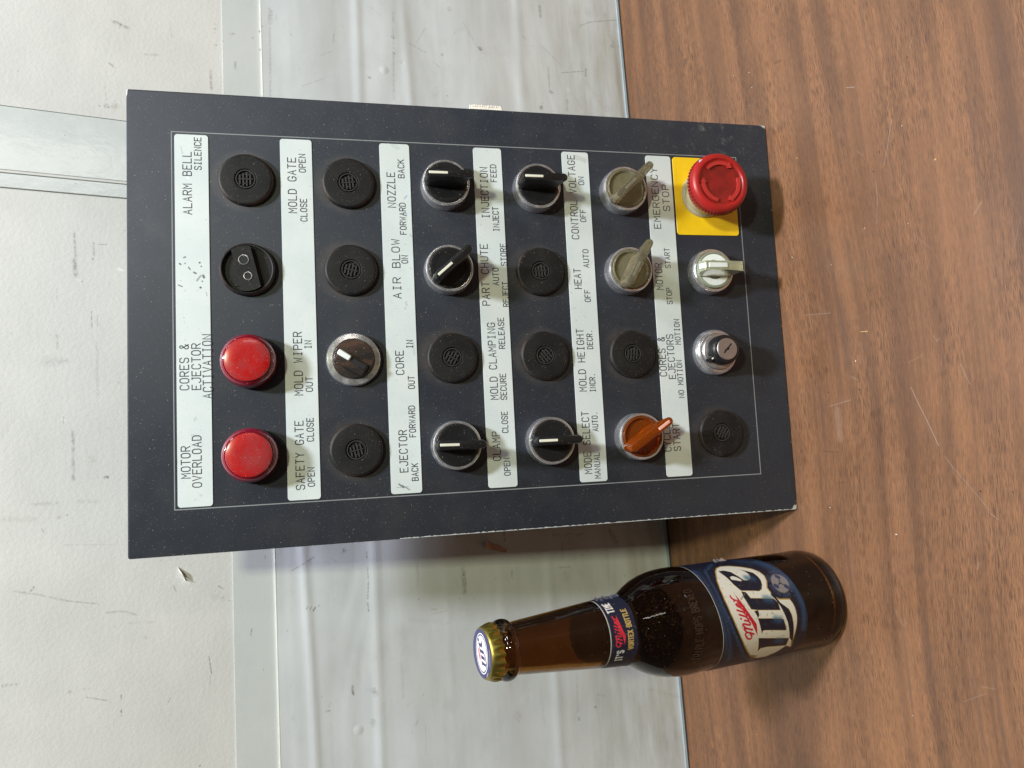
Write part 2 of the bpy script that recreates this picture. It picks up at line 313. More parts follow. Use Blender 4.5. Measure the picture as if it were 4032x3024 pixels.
WALL_MARKS=[([(332.1,406.9),(329.4,398.7)],2.21,0.6,'b'),([(302,409.6),(299.8,406.4)],1.52,0.5,'b'),([(284.7,412.6),(276.3,411.3)],0.64,0.4,'g'),([(272.1,411.3)],2.77,0.6,'g'),([(272.3,406.4)],4.29,0.4,'b'),([(312.5,388.5),(313.4,381)],1.67,0.25,'g'),([(343.5,344.7)],1.29,0.9,'g'),([(340.1,344.2)],1.52,0.8,'g'),([(337.1,344.8)],1.05,0.7,'g'),([(328,343.9)],1.28,0.9,'g'),([(331.6,339.3)],0.7,0.6,'g'),([(344,314.2)],1.44,0.9,'g'),([(330,314)],1.67,0.9,'g'),([(347.9,312.5)],0.96,0.6,'g'),([(307.7,347.7),(294.7,347.4)],1.83,0.45,'g'),([(317,331.4),(312.4,331.5)],1.63,0.5,'b'),([(338.2,334.6),(338.5,332)],1.65,0.35,'g'),([(337.9,319.1)],1.67,0.35,'g'),([(362.3,306.8),(351.4,307.1)],2.68,0.35,'g'),([(347.8,307.4),(295.4,308.3)],1.69,0.25,'g'),([(338.6,373.3),(327.5,372.2)],0.57,0.3,'g'),([(352.4,261.1),(346,261.9)],1,0.3,'g'),([(338.3,263.3),(333.1,271.4)],0.75,0.2,'g'),([(319.2,287.4)],0.73,0.5,'g'),([(248.4,434.5)],0.93,0.7,'g'),([(241.3,440.8)],0.61,0.6,'g'),([(233.3,429.8)],0.62,0.5,'g'),([(216.8,428.4)],1.02,0.6,'g'),([(184,429),(169.2,428.3)],1.4,0.4,'g'),([(178.8,418.4),(170.8,418)],1.21,0.35,'g'),([(178,416.3),(178.4,411.1)],0.71,0.5,'g'),([(188.4,400.7)],0.93,0.4,'g'),([(345.4,292.7)],1.1,0.5,'g'),([(287.6,460.3)],0.82,0.35,'g'),([(277.4,441.5)],0.63,0.4,'g'),([(262.7,423.5)],0.95,0.5,'g'),([(306.3,285.6),(315.1,269.8)],0.96,0.2,'g'),([(381.1,233.2),(375.4,223.8)],0.65,0.25,'g'),([(380.1,214.3),(307.9,217.2)],1.84,0.22,'g'),([(359.3,214.7)],2.86,0.5,'g'),([(345.8,214.8)],1.81,0.5,'g'),([(339.1,209.5)],2.33,0.3,'b'),([(352.4,175.2)],2.13,0.6,'g'),([(352.1,188.8)],1.06,0.4,'g'),([(363.4,141.8)],3.29,0.75,'g'),([(357.8,140)],1.92,0.9,'w'),([(372.5,188.3),(359.1,196)],1.2,0.2,'g'),([(384.6,156.1),(364,144.5)],0.69,0.3,'g'),([(322.4,235.2)],2.27,0.45,'g'),([(356.6,202.4),(351.4,188.8)],0.92,0.3,'g'),([(344.7,182.8),(340.4,177.9)],1.32,0.3,'g'),([(317.7,173)],1.58,0.55,'g'),([(322.6,182.7)],1.05,0.5,'g'),([(393.1,166.9)],3.28,0.4,'b'),([(414.4,83.2),(404.3,83.2)],2.34,0.5,'g'),([(358.3,79.6),(335.8,80)],1.71,0.3,'g'),([(336.1,78.5)],2.55,0.7,'g'),([(341.7,61.5)],3.73,0.8,'w'),([(363.7,41.8),(357.9,42.4)],2.05,0.6,'g'),([(356.4,66.3),(361.8,44.3)],1.01,0.55,'g'),([(404.8,43.5),(409.5,35.2),(418,5.4)],1.04,0.5,'g'),([(419.3,34.3)],7.55,0.2,'g'),([(391.1,12.9)],2.72,0.4,'g'),([(320.5,89.3)],3.35,0.9,'g'),([(331.6,63.1),(321.6,64)],2,0.5,'b'),([(339.6,57.1),(326.8,49.1)],1.72,0.2,'b'),([(420.1,16.6),(391.4,11.3)],3.97,0.2,'g'),([(308.5,213.5)],1.52,0.5,'w'),([(339.8,229.6)],1.02,0.7,'w'),([(365,95.9)],1.27,0.6,'w'),([(352.7,198.9)],1.05,0.7,'w'),([(338.8,207.7)],1.17,0.8,'w'),([(375.4,92.9)],1.14,0.4,'g'),([(383.3,102.5),(380,98.4)],1.14,0.3,'g'),([(353.3,43.6),(330.2,26.9)],4.37,0.14,'b'),([(377.2,84),(363.4,67.2)],2.3,0.15,'g'),([(167.2,428.9),(156.3,428)],2.19,0.55,'g'),([(168.3,418.8)],1.4,0.7,'g'),([(155,428),(153.7,425.1)],1.38,0.9,'w'),([(153.5,424.7)],0.79,0.8,'g'),([(162.4,404.6),(162,402)],1.62,0.9,'w'),([(135,419.5),(123.2,419.1)],0.59,0.6,'g'),([(132.1,416.2),(125.2,416.1)],0.59,0.4,'g'),([(118.9,438),(110.3,437.5)],1.15,0.4,'b'),([(114.5,416.5),(81.5,416)],1.56,0.2,'g'),([(102.6,443.1),(102.7,437.5)],5.68,0.18,'g'),([(102.7,434.2),(103.2,432.6)],2.86,0.15,'g'),([(89.2,404.2)],1.56,0.4,'g'),([(67.2,434.8),(66.3,433.1)],1.12,0.8,'w'),([(68.6,434.1),(64.9,434.1)],0.56,0.4,'g'),([(132.1,432.4)],0.78,0.5,'g'),([(59.1,429),(30.3,428.5)],1.69,0.42,'g'),([(41.8,418.4)],4.31,0.2,'b'),([(60.8,410.1)],1.53,0.35,'b'),([(30.7,412.1),(30.8,410.1)],1.5,0.9,'g'),([(17.1,449.2),(17.1,436.7)],1.79,0.22,'g'),([(17.3,426.4),(16.4,415)],2.02,0.2,'b'),([(147.9,438.3),(141.1,438.2)],0.58,0.3,'g'),([(119.4,461.4)],1.5,0.2,'g'),([(9.6,465),(8.2,448.3)],2.99,0.18,'b'),([(8.5,435.8)],1.99,0.35,'b'),([(9.5,431.5)],1.09,0.6,'b'),([(2.5,444.4),(0.7,443.6)],0.8,0.5,'g'),([(-32.4,449.3),(-30.5,448.2)],1.05,0.85,'g'),([(-31.7,457.6),(-35.4,444.7),(-40,432.3)],1.21,0.28,'g'),([(-40.2,432.3),(-44.3,414.8)],0.71,0.45,'g'),([(-49.9,410.8),(-50.2,401.8),(-53.2,395.1)],1.25,0.3,'g'),([(-57.8,399.3),(-58.8,385)],1.08,0.15,'g'),([(-67.2,390.1)],1.81,0.3,'g'),([(-92.2,429.6)],2.06,0.35,'b'),([(-83.2,462.3),(-83.3,456.1)],1.34,0.45,'g'),([(-96.7,421),(-100.3,410.7)],0.78,0.4,'g'),([(-98.6,403),(-100.8,403)],0.79,0.7,'g'),([(-107.3,403),(-110.4,403)],0.79,0.7,'g'),([(-107.1,377.5),(-105.4,376.8)],0.81,0.6,'g'),([(-84,354.4),(-94.4,353)],0.56,0.9,'g'),([(-95.3,353.6),(-101.6,354)],0.46,0.5,'g'),([(-70.9,328.8),(-74.6,329.3)],0.86,0.6,'g'),([(-38.5,374.1),(-41.9,372.9)],0.84,0.45,'g'),([(-26.9,364.8)],1.14,0.5,'g'),([(-41.6,348.3),(-43.8,345.1)],0.95,0.45,'g'),([(-50,345.3)],2.66,0.4,'b'),([(-47.1,349.8)],5.69,0.12,'g'),([(-25.8,319.4),(-27.3,319.6)],0.79,0.5,'g'),([(-37,303.1),(-33.7,296.1),(-29.5,287.9)],0.89,0.4,'g'),([(-32.2,291)],2.62,0.25,'g'),([(-62.6,294.5),(-61.2,293.7)],0.69,0.7,'g'),([(-63.3,292.2),(-61.7,291.3)],0.69,0.7,'g'),([(-64.4,290),(-62.4,288.5)],0.89,0.8,'g'),([(-62.1,286.7),(-61.3,286.1)],0.7,0.5,'g'),([(-62.7,285.1),(-61.9,284.5)],0.7,0.5,'g'),([(-59.2,276.1)],1.41,0.35,'b'),([(-74.9,307.1)],1.16,0.4,'g'),([(-96.9,322.1)],0.85,0.5,'g'),([(-129.5,284.2),(-129.3,281.7)],1.15,0.6,'b'),([(-130,304.8)],2.45,0.18,'g'),([(-147.5,360.5)],1.42,0.6,'g'),([(-58.6,406.5)],0.81,0.5,'g'),([(-83.3,415.5)],1.05,0.4,'g'),([(-119.8,286.4)],0.67,0.7,'g'),([(-124.8,281),(-126.5,282.1)],1.16,0.25,'b'),([(-41.2,433.9)],0.7,0.4,'g'),([(-54.5,435.7)],0.52,0.5,'g'),([(-8,432.6),(-10,406.7)],0.72,0.16,'g'),([(-91.6,423.4),(-92.2,418.7)],1.04,0.2,'g'),([(-55.6,335.2)],0.57,0.5,'g'),([(-102.6,369.5)],0.54,0.4,'g'),([(-103.9,440.2)],0.84,0.2,'g'),([(-41.6,364)],1.13,0.9,'w'),([(-84,277.5)],2.97,0.1,'g'),([(-30,252.7),(-34.2,252.5)],1.04,0.6,'g'),([(-39.4,252.5),(-48.7,252.4)],1.03,0.5,'g'),([(-49.8,252.3),(-61,253.2)],0.93,0.6,'g'),([(-64.1,253.4),(-69.3,253)],1.12,0.6,'g'),([(-27.4,268)],3.09,0.45,'g'),([(-40,217.2),(-57,217.5)],2.13,0.22,'b'),([(-49.1,182.7),(-65.5,182.5)],3.05,0.5,'g'),([(-69.4,186.4)],1.29,0.6,'g'),([(-48.2,200.4)],1.29,0.4,'g'),([(-66,217.4)],1.26,0.55,'g'),([(-74.6,204.2),(-74,208.8)],0.84,0.4,'g'),([(-76.6,197.4),(-77.3,207.8)],0.53,0.3,'g'),([(-79.9,184.1)],1.5,0.8,'w'),([(-116.7,265.8),(-122.1,265.7)],1.57,0.85,'g'),([(-120.9,252.4),(-124.3,250.4)],2.97,0.35,'g'),([(-140.7,253.2),(-143.7,252.8)],2.55,0.4,'b'),([(-146.5,222.3),(-149.1,224.1)],1.6,0.35,'b'),([(-130.2,217.5)],1.01,0.5,'g'),([(-146.9,212.9)],0.61,0.5,'g'),([(-157.9,146.9)],6.34,0.22,'b'),([(-137.7,96.1),(-163.1,97.8)],1.78,0.22,'b'),([(-167.6,97.5),(-169.9,97)],1.75,0.5,'g'),([(-163.2,82.2)],1.99,0.7,'g'),([(-178.5,87.1),(-181.5,83.3)],1.53,0.55,'g'),([(-181.3,90),(-183.9,82.1)],0.87,0.3,'g'),([(-181.8,64),(-190.2,84.1)],1,0.22,'g'),([(-54.4,144.2),(-60,144.6)],1.57,0.35,'g'),([(-58.5,157.7)],1.33,0.3,'g'),([(-49.3,83.4)],1.41,0.7,'g'),([(-31.7,106.5),(-31.9,102.4)],2.09,0.5,'g'),([(-32.5,98.4),(-31.8,92.9)],1.4,0.4,'g'),([(-33.6,86.1),(-32.8,81.9)],1.89,0.4,'g'),([(-38.2,100.2),(-49.8,101.2)],1.4,0.35,'g'),([(-56.3,105.8),(-56.9,95.1)],1.15,0.35,'g'),([(-32.7,56.3),(-41.6,51.3)],3.37,0.4,'g'),([(-24.5,149),(-31.9,148.3)],2.04,0.55,'g'),([(-25.1,186)],2.42,0.4,'g'),([(-36.3,178.3)],1.32,0.5,'g'),([(-164.5,266.1)],0.77,0.5,'g'),([(-149.5,216.9),(-178.4,217.9)],0.4,0.3,'g'),([(-68.9,45.3)],1.91,0.35,'g'),([(-74.1,9.9)],1.71,0.35,'g'),([(-185.7,101.1)],0.97,0.5,'g'),([(-114,164.7)],0.85,0.5,'g'),([(-188.2,18.3),(-221.4,14.7)],4.58,0.18,'b'),([(-158.9,31.4),(-169.6,4.1)],3.45,0.12,'g'),([(-173.1,43.1)],1.81,0.3,'g'),([(-91,122)],1.56,0.3,'g'),([(-70.7,175.7)],1.52,0.3,'g'),([(-107.1,231.8),(-129.5,231.8)],2.03,0.12,'g'),([(-137,127),(-180.9,125.4)],1.52,0.1,'g'),([(-79.2,224.9),(-85.3,195.6)],2.69,0.1,'g'),([(-153.8,80.6),(-156.1,74)],1.34,0.25,'g'),([(-46.2,78.9)],1.18,0.4,'g'),([(-132.9,224.3),(-135.9,230)],1.21,0.1,'g')]
DESK_MARKS=[([(48.8,-160.8),(38.8,-164.1),(28.1,-168.1),(15.2,-172.5)],0.43,0.7,'w'),([(9.2,-175.2),(2.5,-179.4),(-10.6,-189.2),(-19.2,-195.1)],0.33,0.5,'w'),([(44.8,-102.8),(46.8,-119.6)],0.57,0.35,'w'),([(106,-91.9),(102.4,-112.8)],0.5,0.35,'w'),([(74.7,-177.9),(71.1,-180.1),(72.7,-181.6)],0.41,0.35,'w'),([(78,-202.9),(70,-198.8)],0.47,0.3,'y'),([(17.3,-93.7),(15.8,-105.6)],0.68,0.4,'g'),([(-3.3,-101.5),(-2.5,-107.5)],0.57,0.4,'g'),([(62.7,-161),(65.3,-170.9)],0.43,0.25,'w'),([(56.8,-191),(45.6,-194.4)],0.56,0.3,'w'),([(41.7,-108.4),(24.5,-108.1)],4.74,0.13,'w'),([(67.6,-103.9)],3.85,0.35,'g'),([(72.9,-95.9),(62.4,-99.4)],2.93,0.2,'g'),([(60.9,-121.8),(57.9,-126.4)],0.74,0.25,'w'),([(5,-178),(-0.8,-178.9)],0.32,0.2,'w'),([(202.3,-171.7),(189.4,-167.2),(178.2,-162.9)],0.52,0.4,'w'),([(173.4,-156.4),(159.6,-155.6),(146.4,-153.2)],0.45,0.3,'w'),([(241,-190.8),(236.1,-188.2)],0.42,0.3,'w'),([(235.5,-144.9),(233,-150.2)],0.56,0.6,'w'),([(136.5,-214.1),(131.6,-209.7)],1.09,0.2,'w'),([(281.4,-92.7),(279.9,-97.4)],2.07,0.35,'g'),([(189.4,-150.2),(194,-146.5)],0.45,0.2,'w'),([(134.7,-173.8),(120.5,-184.8)],0.34,0.2,'w'),([(122.9,-231.7),(108.9,-226.6)],0.59,0.12,'w'),([(-118.5,-166.3),(-111.3,-179.7)],0.48,0.22,'w'),([(-108.5,-176.9),(-108.3,-184.9)],0.47,0.25,'w'),([(-20.3,-195),(-23.7,-198.8)],0.46,0.45,'w'),([(-144.2,-151.2)],4.53,0.2,'g'),([(-76.3,-132.1),(-84.4,-135.8)],1.05,0.12,'w'),([(-80.8,-137.4),(-87.8,-135.3)],0.35,0.2,'w'),([(-45.8,-185.5),(-49,-184.2)],0.94,0.2,'w'),([(-154.7,-20.1)],1.49,0.35,'g'),([(-149.9,-32.4),(-156.1,-39.8)],6.24,0.1,'g')]
PANEL_MARKS=[([(161.7,377.3),(161.2,376.7)],0.89,0.8,'g'),([(165.5,374.2),(165.1,375)],0.89,0.7,'g'),([(161.8,374.4)],0.89,0.7,'g'),([(159.6,372.6),(158.4,371.8)],0.8,0.7,'g'),([(149.4,378),(148.5,376)],0.62,0.8,'g'),([(156.7,369.8),(156.1,368.7)],0.98,0.75,'g'),([(162.3,366.7)],1.16,0.8,'g'),([(160.2,365.9)],0.89,0.8,'g'),([(154.9,364.9),(153.8,364.5)],1.25,0.8,'g'),([(151.6,365.4)],0.89,0.8,'g'),([(152,368.2),(153.8,367),(154.7,366.2)],1.06,0.5,'g'),([(148,366.4)],1.24,0.85,'g'),([(152,376.7)],0.53,0.5,'g'),([(145.4,363.4),(143.2,363)],0.35,0.5,'g'),([(74.5,369.9)],0.86,0.4,'g'),([(73.6,369.1)],0.51,0.5,'g'),([(65.2,372),(64.2,368.8)],1.36,0.16,'g'),([(31.9,367.6)],1.68,0.15,'g'),([(130.9,375.3)],0.79,0.3,'g'),([(122.1,366.5)],0.7,0.3,'g'),([(31.7,259.5),(29.5,256.9)],0.8,0.75,'g'),([(30.9,257.7),(28,253.4)],0.63,0.6,'g'),([(29.8,260.9),(29.8,254.2)],0.45,0.4,'g'),([(81.5,196.1),(79.6,197.2)],0.94,0.4,'b'),([(139.3,251.5),(137.5,251.1)],1.31,0.2,'g'),([(135.6,252.1)],1.5,0.2,'g'),([(115,248.3),(107.6,247.6)],1.3,0.15,'g'),([(204.9,248.6),(203,250.1)],0.77,0.5,'u'),([(193.9,249.5),(192.4,249.1)],0.86,0.5,'u'),([(181,247.6),(179.5,246.7)],0.67,0.4,'u'),([(199,254.4)],0.77,0.4,'u'),([(233.9,139.1),(232.1,133.4)],3.09,0.2,'b'),([(236.6,255.8),(234.8,253.1)],2.92,0.12,'g'),([(212,372.9),(211.1,372.1)],0.82,0.9,'w'),([(230,376),(225.5,375.2)],0.46,0.3,'g'),([(220.4,366.2),(218.6,365.4)],0.46,0.3,'g')]
CHIPS=[(275.9,-69,'w'),(209.4,-101.1,'t'),(168.4,-193.5,'t'),(231.8,-186.1,'d'),(177.3,-155.6,'d'),(176.8,-106,'d'),(195.4,-177.2,'w'),(187,-161.1,'d'),(287.7,-68.2,'w'),(293.7,-53,'w'),(264.5,-64.6,'w'),(146.5,-144.6,'t'),(139.7,-172.7,'t'),(85.9,-135.1,'t'),(132.1,-117.6,'w'),(69.6,-126.5,'w'),(53.5,-103.5,'d'),(52.2,-126.6,'d'),(-18.1,-93.9,'w'),(-9.5,-191.8,'d'),(-10.1,-208,'d'),(146.2,-87.4,'w'),(-155,-22.2,'d'),(-33.1,-139.1,'w'),(-177.1,-4.6,'t'),(-133.2,-134.3,'w'),(-96.7,-100.1,'d')]
WALL_Y = 0.0778
# ================================================================== SETTING
# ---- desk top: walnut laminate
cv = Canvas(-.15, .46, -.27, .08, 2000, 1150)
for pts, wd, al, c in DESK_MARKS:
    cv.line([(x*MM, y*MM) for x, y in pts], max(wd, .32)*MM, INK[c] if c != 'g' else srgb(70, 45, 32), al*(1.0 if c == 'g' else .3), soft=max(.12, wd*.25)*MM)
desk_img = cv.image('desk_scratches')
t = NT('walnut_laminate')
warp = t.noise(3.2, t.mp((.35, 1, 1)), 2)
wv = t.N('ShaderNodeVectorMath', operation='MULTIPLY_ADD')
cm = t.N('ShaderNodeCombineXYZ'); t.L(t.math('MULTIPLY', t.math('SUBTRACT', warp, .5), .11), cm.inputs[1])
t.L(t.co, wv.inputs[0]); wv.inputs[1].default_value = (1, 1, 1); t.L(cm.outputs[0], wv.inputs[2]); W = wv.outputs[0]
rings = t.noise(22, t.mp((.10, 2.4, 1), src=W), 3, .5, .35)
fine = t.noise(120, t.mp((.05, 3.6, 1), src=W), 4, .6)
blot = t.noise(26, t.mp((.6, 1.3, 1)), 4, .6)
figure = t.math('ADD', t.math('MULTIPLY', rings, .60), t.math('ADD', t.math('MULTIPLY', fine, .20), t.math('MULTIPLY', blot, .2)))
base = t.ramp(figure, (.32, lin(98, 70, 54)), (.45, lin(124, 87, 62)), (.54, lin(146, 102, 71)), (.68, lin(166, 117, 80)))
tick = t.noise(1.0, t.mp((125, 2700, 1), src=W), 2, .5)
tick2 = t.noise(1.0, t.mp((240, 3600, 1), src=W), 2, .5)
tm = t.math('MULTIPLY', t.ramp(tick, (.43, 1), (.50, 0)), t.ramp(t.noise(34, t.mp((.3, 1, 1), src=W), 3), (.34, .30), (.62, .80)))
tm2 = t.math('MULTIPLY', t.ramp(tick2, (.38, 1), (.52, 0)), .38)
col = t.mix(t.math('MAXIMUM', tm, tm2), base, lin(76, 55, 43))
long_ = t.ramp(t.noise(1.0, t.mp((5, 160, 1), src=W), 2, .5), (.28, 1), (.38, 0))
col = t.mix(t.math('MULTIPLY', long_, .5), col, lin(96, 74, 64))
haze_ = t.ramp(t.noise(9, t.mp((1, 1, 1)), 3), (.45, 0), (.75, .20))

iv = t.mp((1/.61, 1/.35, 1), (.15/.61, .27/.35, 0))
ic, ia = t.img(desk_img, iv)
col = t.mix(ia, col, ic)
rg = t.ramp(t.noise(45, detail=4), (.3, .30), (.7, .46))
desk_mat = t.out(col, rg, bump=t.math('ADD', t.math('MULTIPLY', tick, -.5), t.noise(1400, detail=1)), strength=.10, dist=.0003, Specular_IOR_Level=.42)
mb = MB(); mb.box(-.9, 1.1, -.9, WALL_Y+.05, -.028, 0)
desk = mb.obj('desk_top', desk_mat); tag(desk, kind='structure')

# ---- wall of grubby white board behind
cv = Canvas(-.17, .46, -.01, .48, 2520, 1960)
for pts, wd, al, c in WALL_MARKS:
    cv.line([(x*MM, y*MM) for x, y in pts], max(wd*.9, .38)*MM, INK[c], min(1, al*.92), soft=max(.2, wd*.45)*MM)
    if wd > 2.2 and c != 'w':
        for k in range(5):
            i = random.random()*(len(pts)-1); a = pts[int(i)]; b = pts[min(len(pts)-1, int(i)+1)]; q = i-int(i)
            cx, cz = (a[0]+(b[0]-a[0])*q+random.gauss(0, wd*.5))*MM, (a[1]+(b[1]-a[1])*q+random.gauss(0, wd*.5))*MM
            cv.line([(cx, cz), (cx+random.gauss(0, .8)*MM, cz+random.gauss(0, .8)*MM)], random.uniform(.3, .7)*MM, INK[c], al*.7)
rr = random.Random(3)
for k in range(170):      # faint scuffs, mostly lying along the board
    x = rr.uniform(-.16, .45); z = rr.uniform(.002, .47); Ln = rr.expovariate(1/2.2)*MM
    low = z < .31
    a_ = rr.choice((0, 0, .15, -.1, 1.5, .8)) if low else rr.uniform(0, 3)
    cv.line([(x, z), (x+Ln*math.cos(a_), z+Ln*math.sin(a_))], rr.uniform(.25, 1.0)*MM, INK[rr.choice('ggbb')], rr.uniform(.05, .22)*(1 if low else .6), soft=.5*MM)
for k in range(70):
    x = rr.uniform(-.16, .45); z = .004+.2*rr.random()**2
    cv.line([(x, z), (x+rr.uniform(-8, 8)*MM, z+rr.uniform(-3, 3)*MM)], rr.uniform(2, 9)*MM, INK[rr.choice('bbg')], rr.uniform(.06, .18), soft=3*MM)
wall_img = cv.image('wall_stains')
def wall_material(name, ca, cb, rough, bumpsc, crease=False, strength=.25):
    t = NT(name)
    n1 = t.noise(7, detail=4); n2 = t.noise(30, t.mp((.8, 1, 1.2)), 4, .6)
    c = t.mix(t.ramp(t.math('ADD', t.math('MULTIPLY', n1, .6), t.math('MULTIPLY', n2, .4)), (.36, 0), (.64, 1)), ca, cb)
    ic, ia = t.img(wall_img, t.mp((1/.63, 0, 0), (.17/.63, 0, 0)) if False else comb(t))
    brk = t.ramp(t.noise(650, t.mp((1, 1, 1)), 3, .7), (.40, .12), (.56, 1))
    c = t.mix(t.math('MULTIPLY', ia, brk), c, ic)
    h = t.noise(bumpsc, detail=4, rough=.6)
    if crease:
        g1 = t.math('MULTIPLY', t.ramp(t.sep()[2], (.0, 1), (.13, .12)), t.ramp(t.noise(1.0, t.mp((9, 1, 60)), 5, .65), (.42, 0), (.66, .55)))
        c = t.mix(g1, c, (.34, .31, .22))
        g2 = t.ramp(t.noise(1.0, t.mp((30, 1, 38), (.4, 0, .9)), 6, .7), (.56, 0), (.72, .4)); c = t.mix(t.math('MULTIPLY', g2, .45), c, (.36, .34, .28))
        cr = t.noise(1.0, t.mp((2.6, 1, 55), (0, 0, 0), (0, R(1.5), 0)), 2, .45, .5)
        big = t.noise(11, t.mp((.5, 1, 1.5)), 2, .5, .8)
        vd, vc = t.vor(24); dn = t.math('MULTIPLY', t.ramp(vd, (.02, 1), (.10, 0)), t.ramp(t.sep(vc)[0], (.45, 0), (.5, 1)))
        h = t.math('ADD', t.math('ADD', t.math('MULTIPLY', cr, 1.6), t.math('MULTIPLY', big, 10)), t.math('ADD', t.math('MULTIPLY', dn, 3), t.math('MULTIPLY', h, .25)))
    return t.out(c, rough, bump=h, strength=strength, dist=.0006 if not crease else .0007, Specular_IOR_Level=.5)
def comb(t):
    x, y, z = t.sep()[0], t.sep()[1], t.sep()[2]
    c = t.N('ShaderNodeCombineXYZ')
    t.L(t.math('DIVIDE', t.math('ADD', x, .17), .63), c.inputs[0]); t.L(t.math('DIVIDE', t.math('ADD', z, .01), .49), c.inputs[1])
    return c.outputs[0]
board_mat = wall_material('matt_white_board', (.60, .595, .565), (.70, .69, .655), .50, 420, strength=.22)
sheet_mat = wall_material('creased_white_sheet', (.60, .625, .64), (.70, .725, .735), .34, 300, True, .26)
tape_mat = wall_material('clear_tape_over_board', (.56, .59, .575), (.63, .65, .63), .13, 60, strength=.25)
mb = MB(); mb.box(-.9, 1.1, WALL_Y+.0014, WALL_Y+.02, .0005, .95)
wall = mb.obj('wall', board_mat); tag(wall, kind='structure')
# creased sheet covering the lower part: a gently rippled skin with real folds
def ripple(x, z):
    return (.00035*math.sin(z*95+1.3*math.sin(x*9))+.0003*math.sin(z*41+x*6)+.00022*math.sin(x*37+z*17)
            + .0007*math.exp(-((z-.2965-.006*math.sin(x*7))/.0026)**2)*max(0, math.sin(x*5+1.7)) + .0006*math.exp(-((z-.247+.01*x)/.003)**2)
            + .0006*math.exp(-((z-.198-.02*x)/.0035)**2)*(.5+.5*math.sin(x*8)) + .0005*math.exp(-((z-.112+.015*x)/.004)**2))
nx, nz = 260, 150; xs = [-.62+1.5*i/nx for i in range(nx+1)]; zs = [.0042+(.3135-.0042)*j/nz for j in range(nz+1)]
vv = []; ff = []
for j, z in enumerate(zs):
    edge = min(1, j/3, (nz-j)/3)
    for x in xs: vv.append((x, WALL_Y-ripple(x, z)*edge, z))
n0 = len(vv)
for z in (zs[0], zs[-1]):
    for x in xs: vv.append((x, WALL_Y+.0014, z))
for j in range(nz):
    for i in range(nx):
        a = j*(nx+1)+i; ff.append((a, a+1, a+nx+2, a+nx+1))
for i in range(nx):
    ff.append((n0+i, n0+i+1, i+1, i)); a = nz*(nx+1)+i; b = n0+nx+1+i; ff.append((a, a+1, b+1, b))
link('lower_sheet', vv, ff, sheet_mat, wall, smooth=30)
def tape(name, pts, y0, th, mat):
    mb = MB(); mb.loft([[(x, y0, z) for x, z in pts], [(x, y0-th, z) for x, z in pts]]); return mb.obj(name, mat, wall)
tape('seam_tape', [(-.62, .3140), (.86, .3140), (.86, .3398), (-.62, .3392)], WALL_Y+.0013, .0004, tape_mat)
edge_mat = simple('cut_white_edge', (.86, .84, .76), .5)
tape('cut_edge', [(-.62, .3133), (.86, .3133), (.86, .3139), (-.62, .3139)], WALL_Y+.0009, .0010, edge_mat)
tape('vertical_tape', [(.2215, .3402), (.2625, .3402), (.2645, .95), (.2235, .95)], WALL_Y+.0013, .0004, tape_mat)
tape('vertical_tape', [(.2103, .3402), (.2190, .3402), (.2206, .95), (.2118, .95)], WALL_Y+.0013, .0004, tape_mat)
slit = simple('dirty_seam', (.20, .20, .18), .8)
tape('seam_line', [(.2192, .3402), (.2197, .3402), (.2214, .95), (.2208, .95)], WALL_Y+.0013, .0006, slit)
tape('seam_line', [(.2626, .3402), (.2629, .3402), (.2650, .95), (.2647, .95)], WALL_Y+.0013, .0006, slit)
tape('seam_line', [(.2098, .3402), (.2101, .3402), (.2117, .95), (.2114, .95)], WALL_Y+.0013, .0006, slit)
foot = simple('blue_grey_foot_strip', (.06, .075, .095), .45)
mb = MB(); mb.box(-.62, .88, WALL_Y-.0006, WALL_Y+.0012, .0002, .0019); mb.obj('foot_strip', foot, wall)
lip = simple('pale_sheet_lip', (.36, .42, .46), .5)
mb = MB(); mb.box(-.62, .88, WALL_Y-.0010, WALL_Y+.0008, .0020, .0041); mb.obj('sheet_lip', lip, wall)
paper = simple('torn_paper', (.80, .76, .68), .7)
paper_pink = simple('torn_brown_paper', (.50, .30, .21), .8)
mb = MB(); mb.add([(-.0355, WALL_Y+.001, .3662), (-.0362, WALL_Y-.0004, .3672), (-.0312, WALL_Y-.0008, .3694), (-.0268, WALL_Y+.001, .3722), (-.0314, WALL_Y+.0012, .3702), (-.0372, WALL_Y+.0002, .3640)], [(0, 1, 5), (0, 2, 1), (0, 4, 2), (4, 3, 2)])
mb.obj('torn_paper', paper, wall)
mb = MB(); mb.add([(-.0376, WALL_Y-.0012, .1594), (-.0305, WALL_Y-.0055, .1650), (-.0325, WALL_Y-.0015, .1605), (-.0352, WALL_Y-.0045, .1665), (-.0392, WALL_Y-.0015, .1540), (-.0405, WALL_Y-.003, .1490), (-.0385, WALL_Y-.0028, .1480)], [(0, 1, 2), (0, 3, 1), (0, 4, 2), (4, 5, 6), (4, 6, 2)])
mb.obj('torn_paper', paper_pink, wall)

# ================================================================== CONTROL PANEL
pyaw, lean, PW, PH = -.0415346932, .203155040, 262.66, 404.67
U = Vector((math.cos(pyaw), math.sin(pyaw), 0)); Bk = Vector((-math.sin(pyaw), math.cos(pyaw), 0))
V = math.cos(lean)*Vector((0, 0, 1))+math.sin(lean)*Bk; N_ = U.cross(V)
O = Vector((-.0193473621, -.0671270617, 0))+U*(PW/2*MM)+Vector((0, 0, .0006))
root = bpy.data.objects.new('control_panel', None); C.objects.link(root); root.empty_display_size = .05
root.matrix_world = Matrix(((U.x, V.x, N_.x, O.x), (U.y, V.y, N_.y, O.y), (U.z, V.z, N_.z, O.z), (0, 0, 0, 1)))
tag(root, 'dark grey machine control panel with knobs, red lamps and white lettered strips', 'control panel')
HW = PW/2
def P(u, v): return ((u-HW)*MM, v*MM, 0)

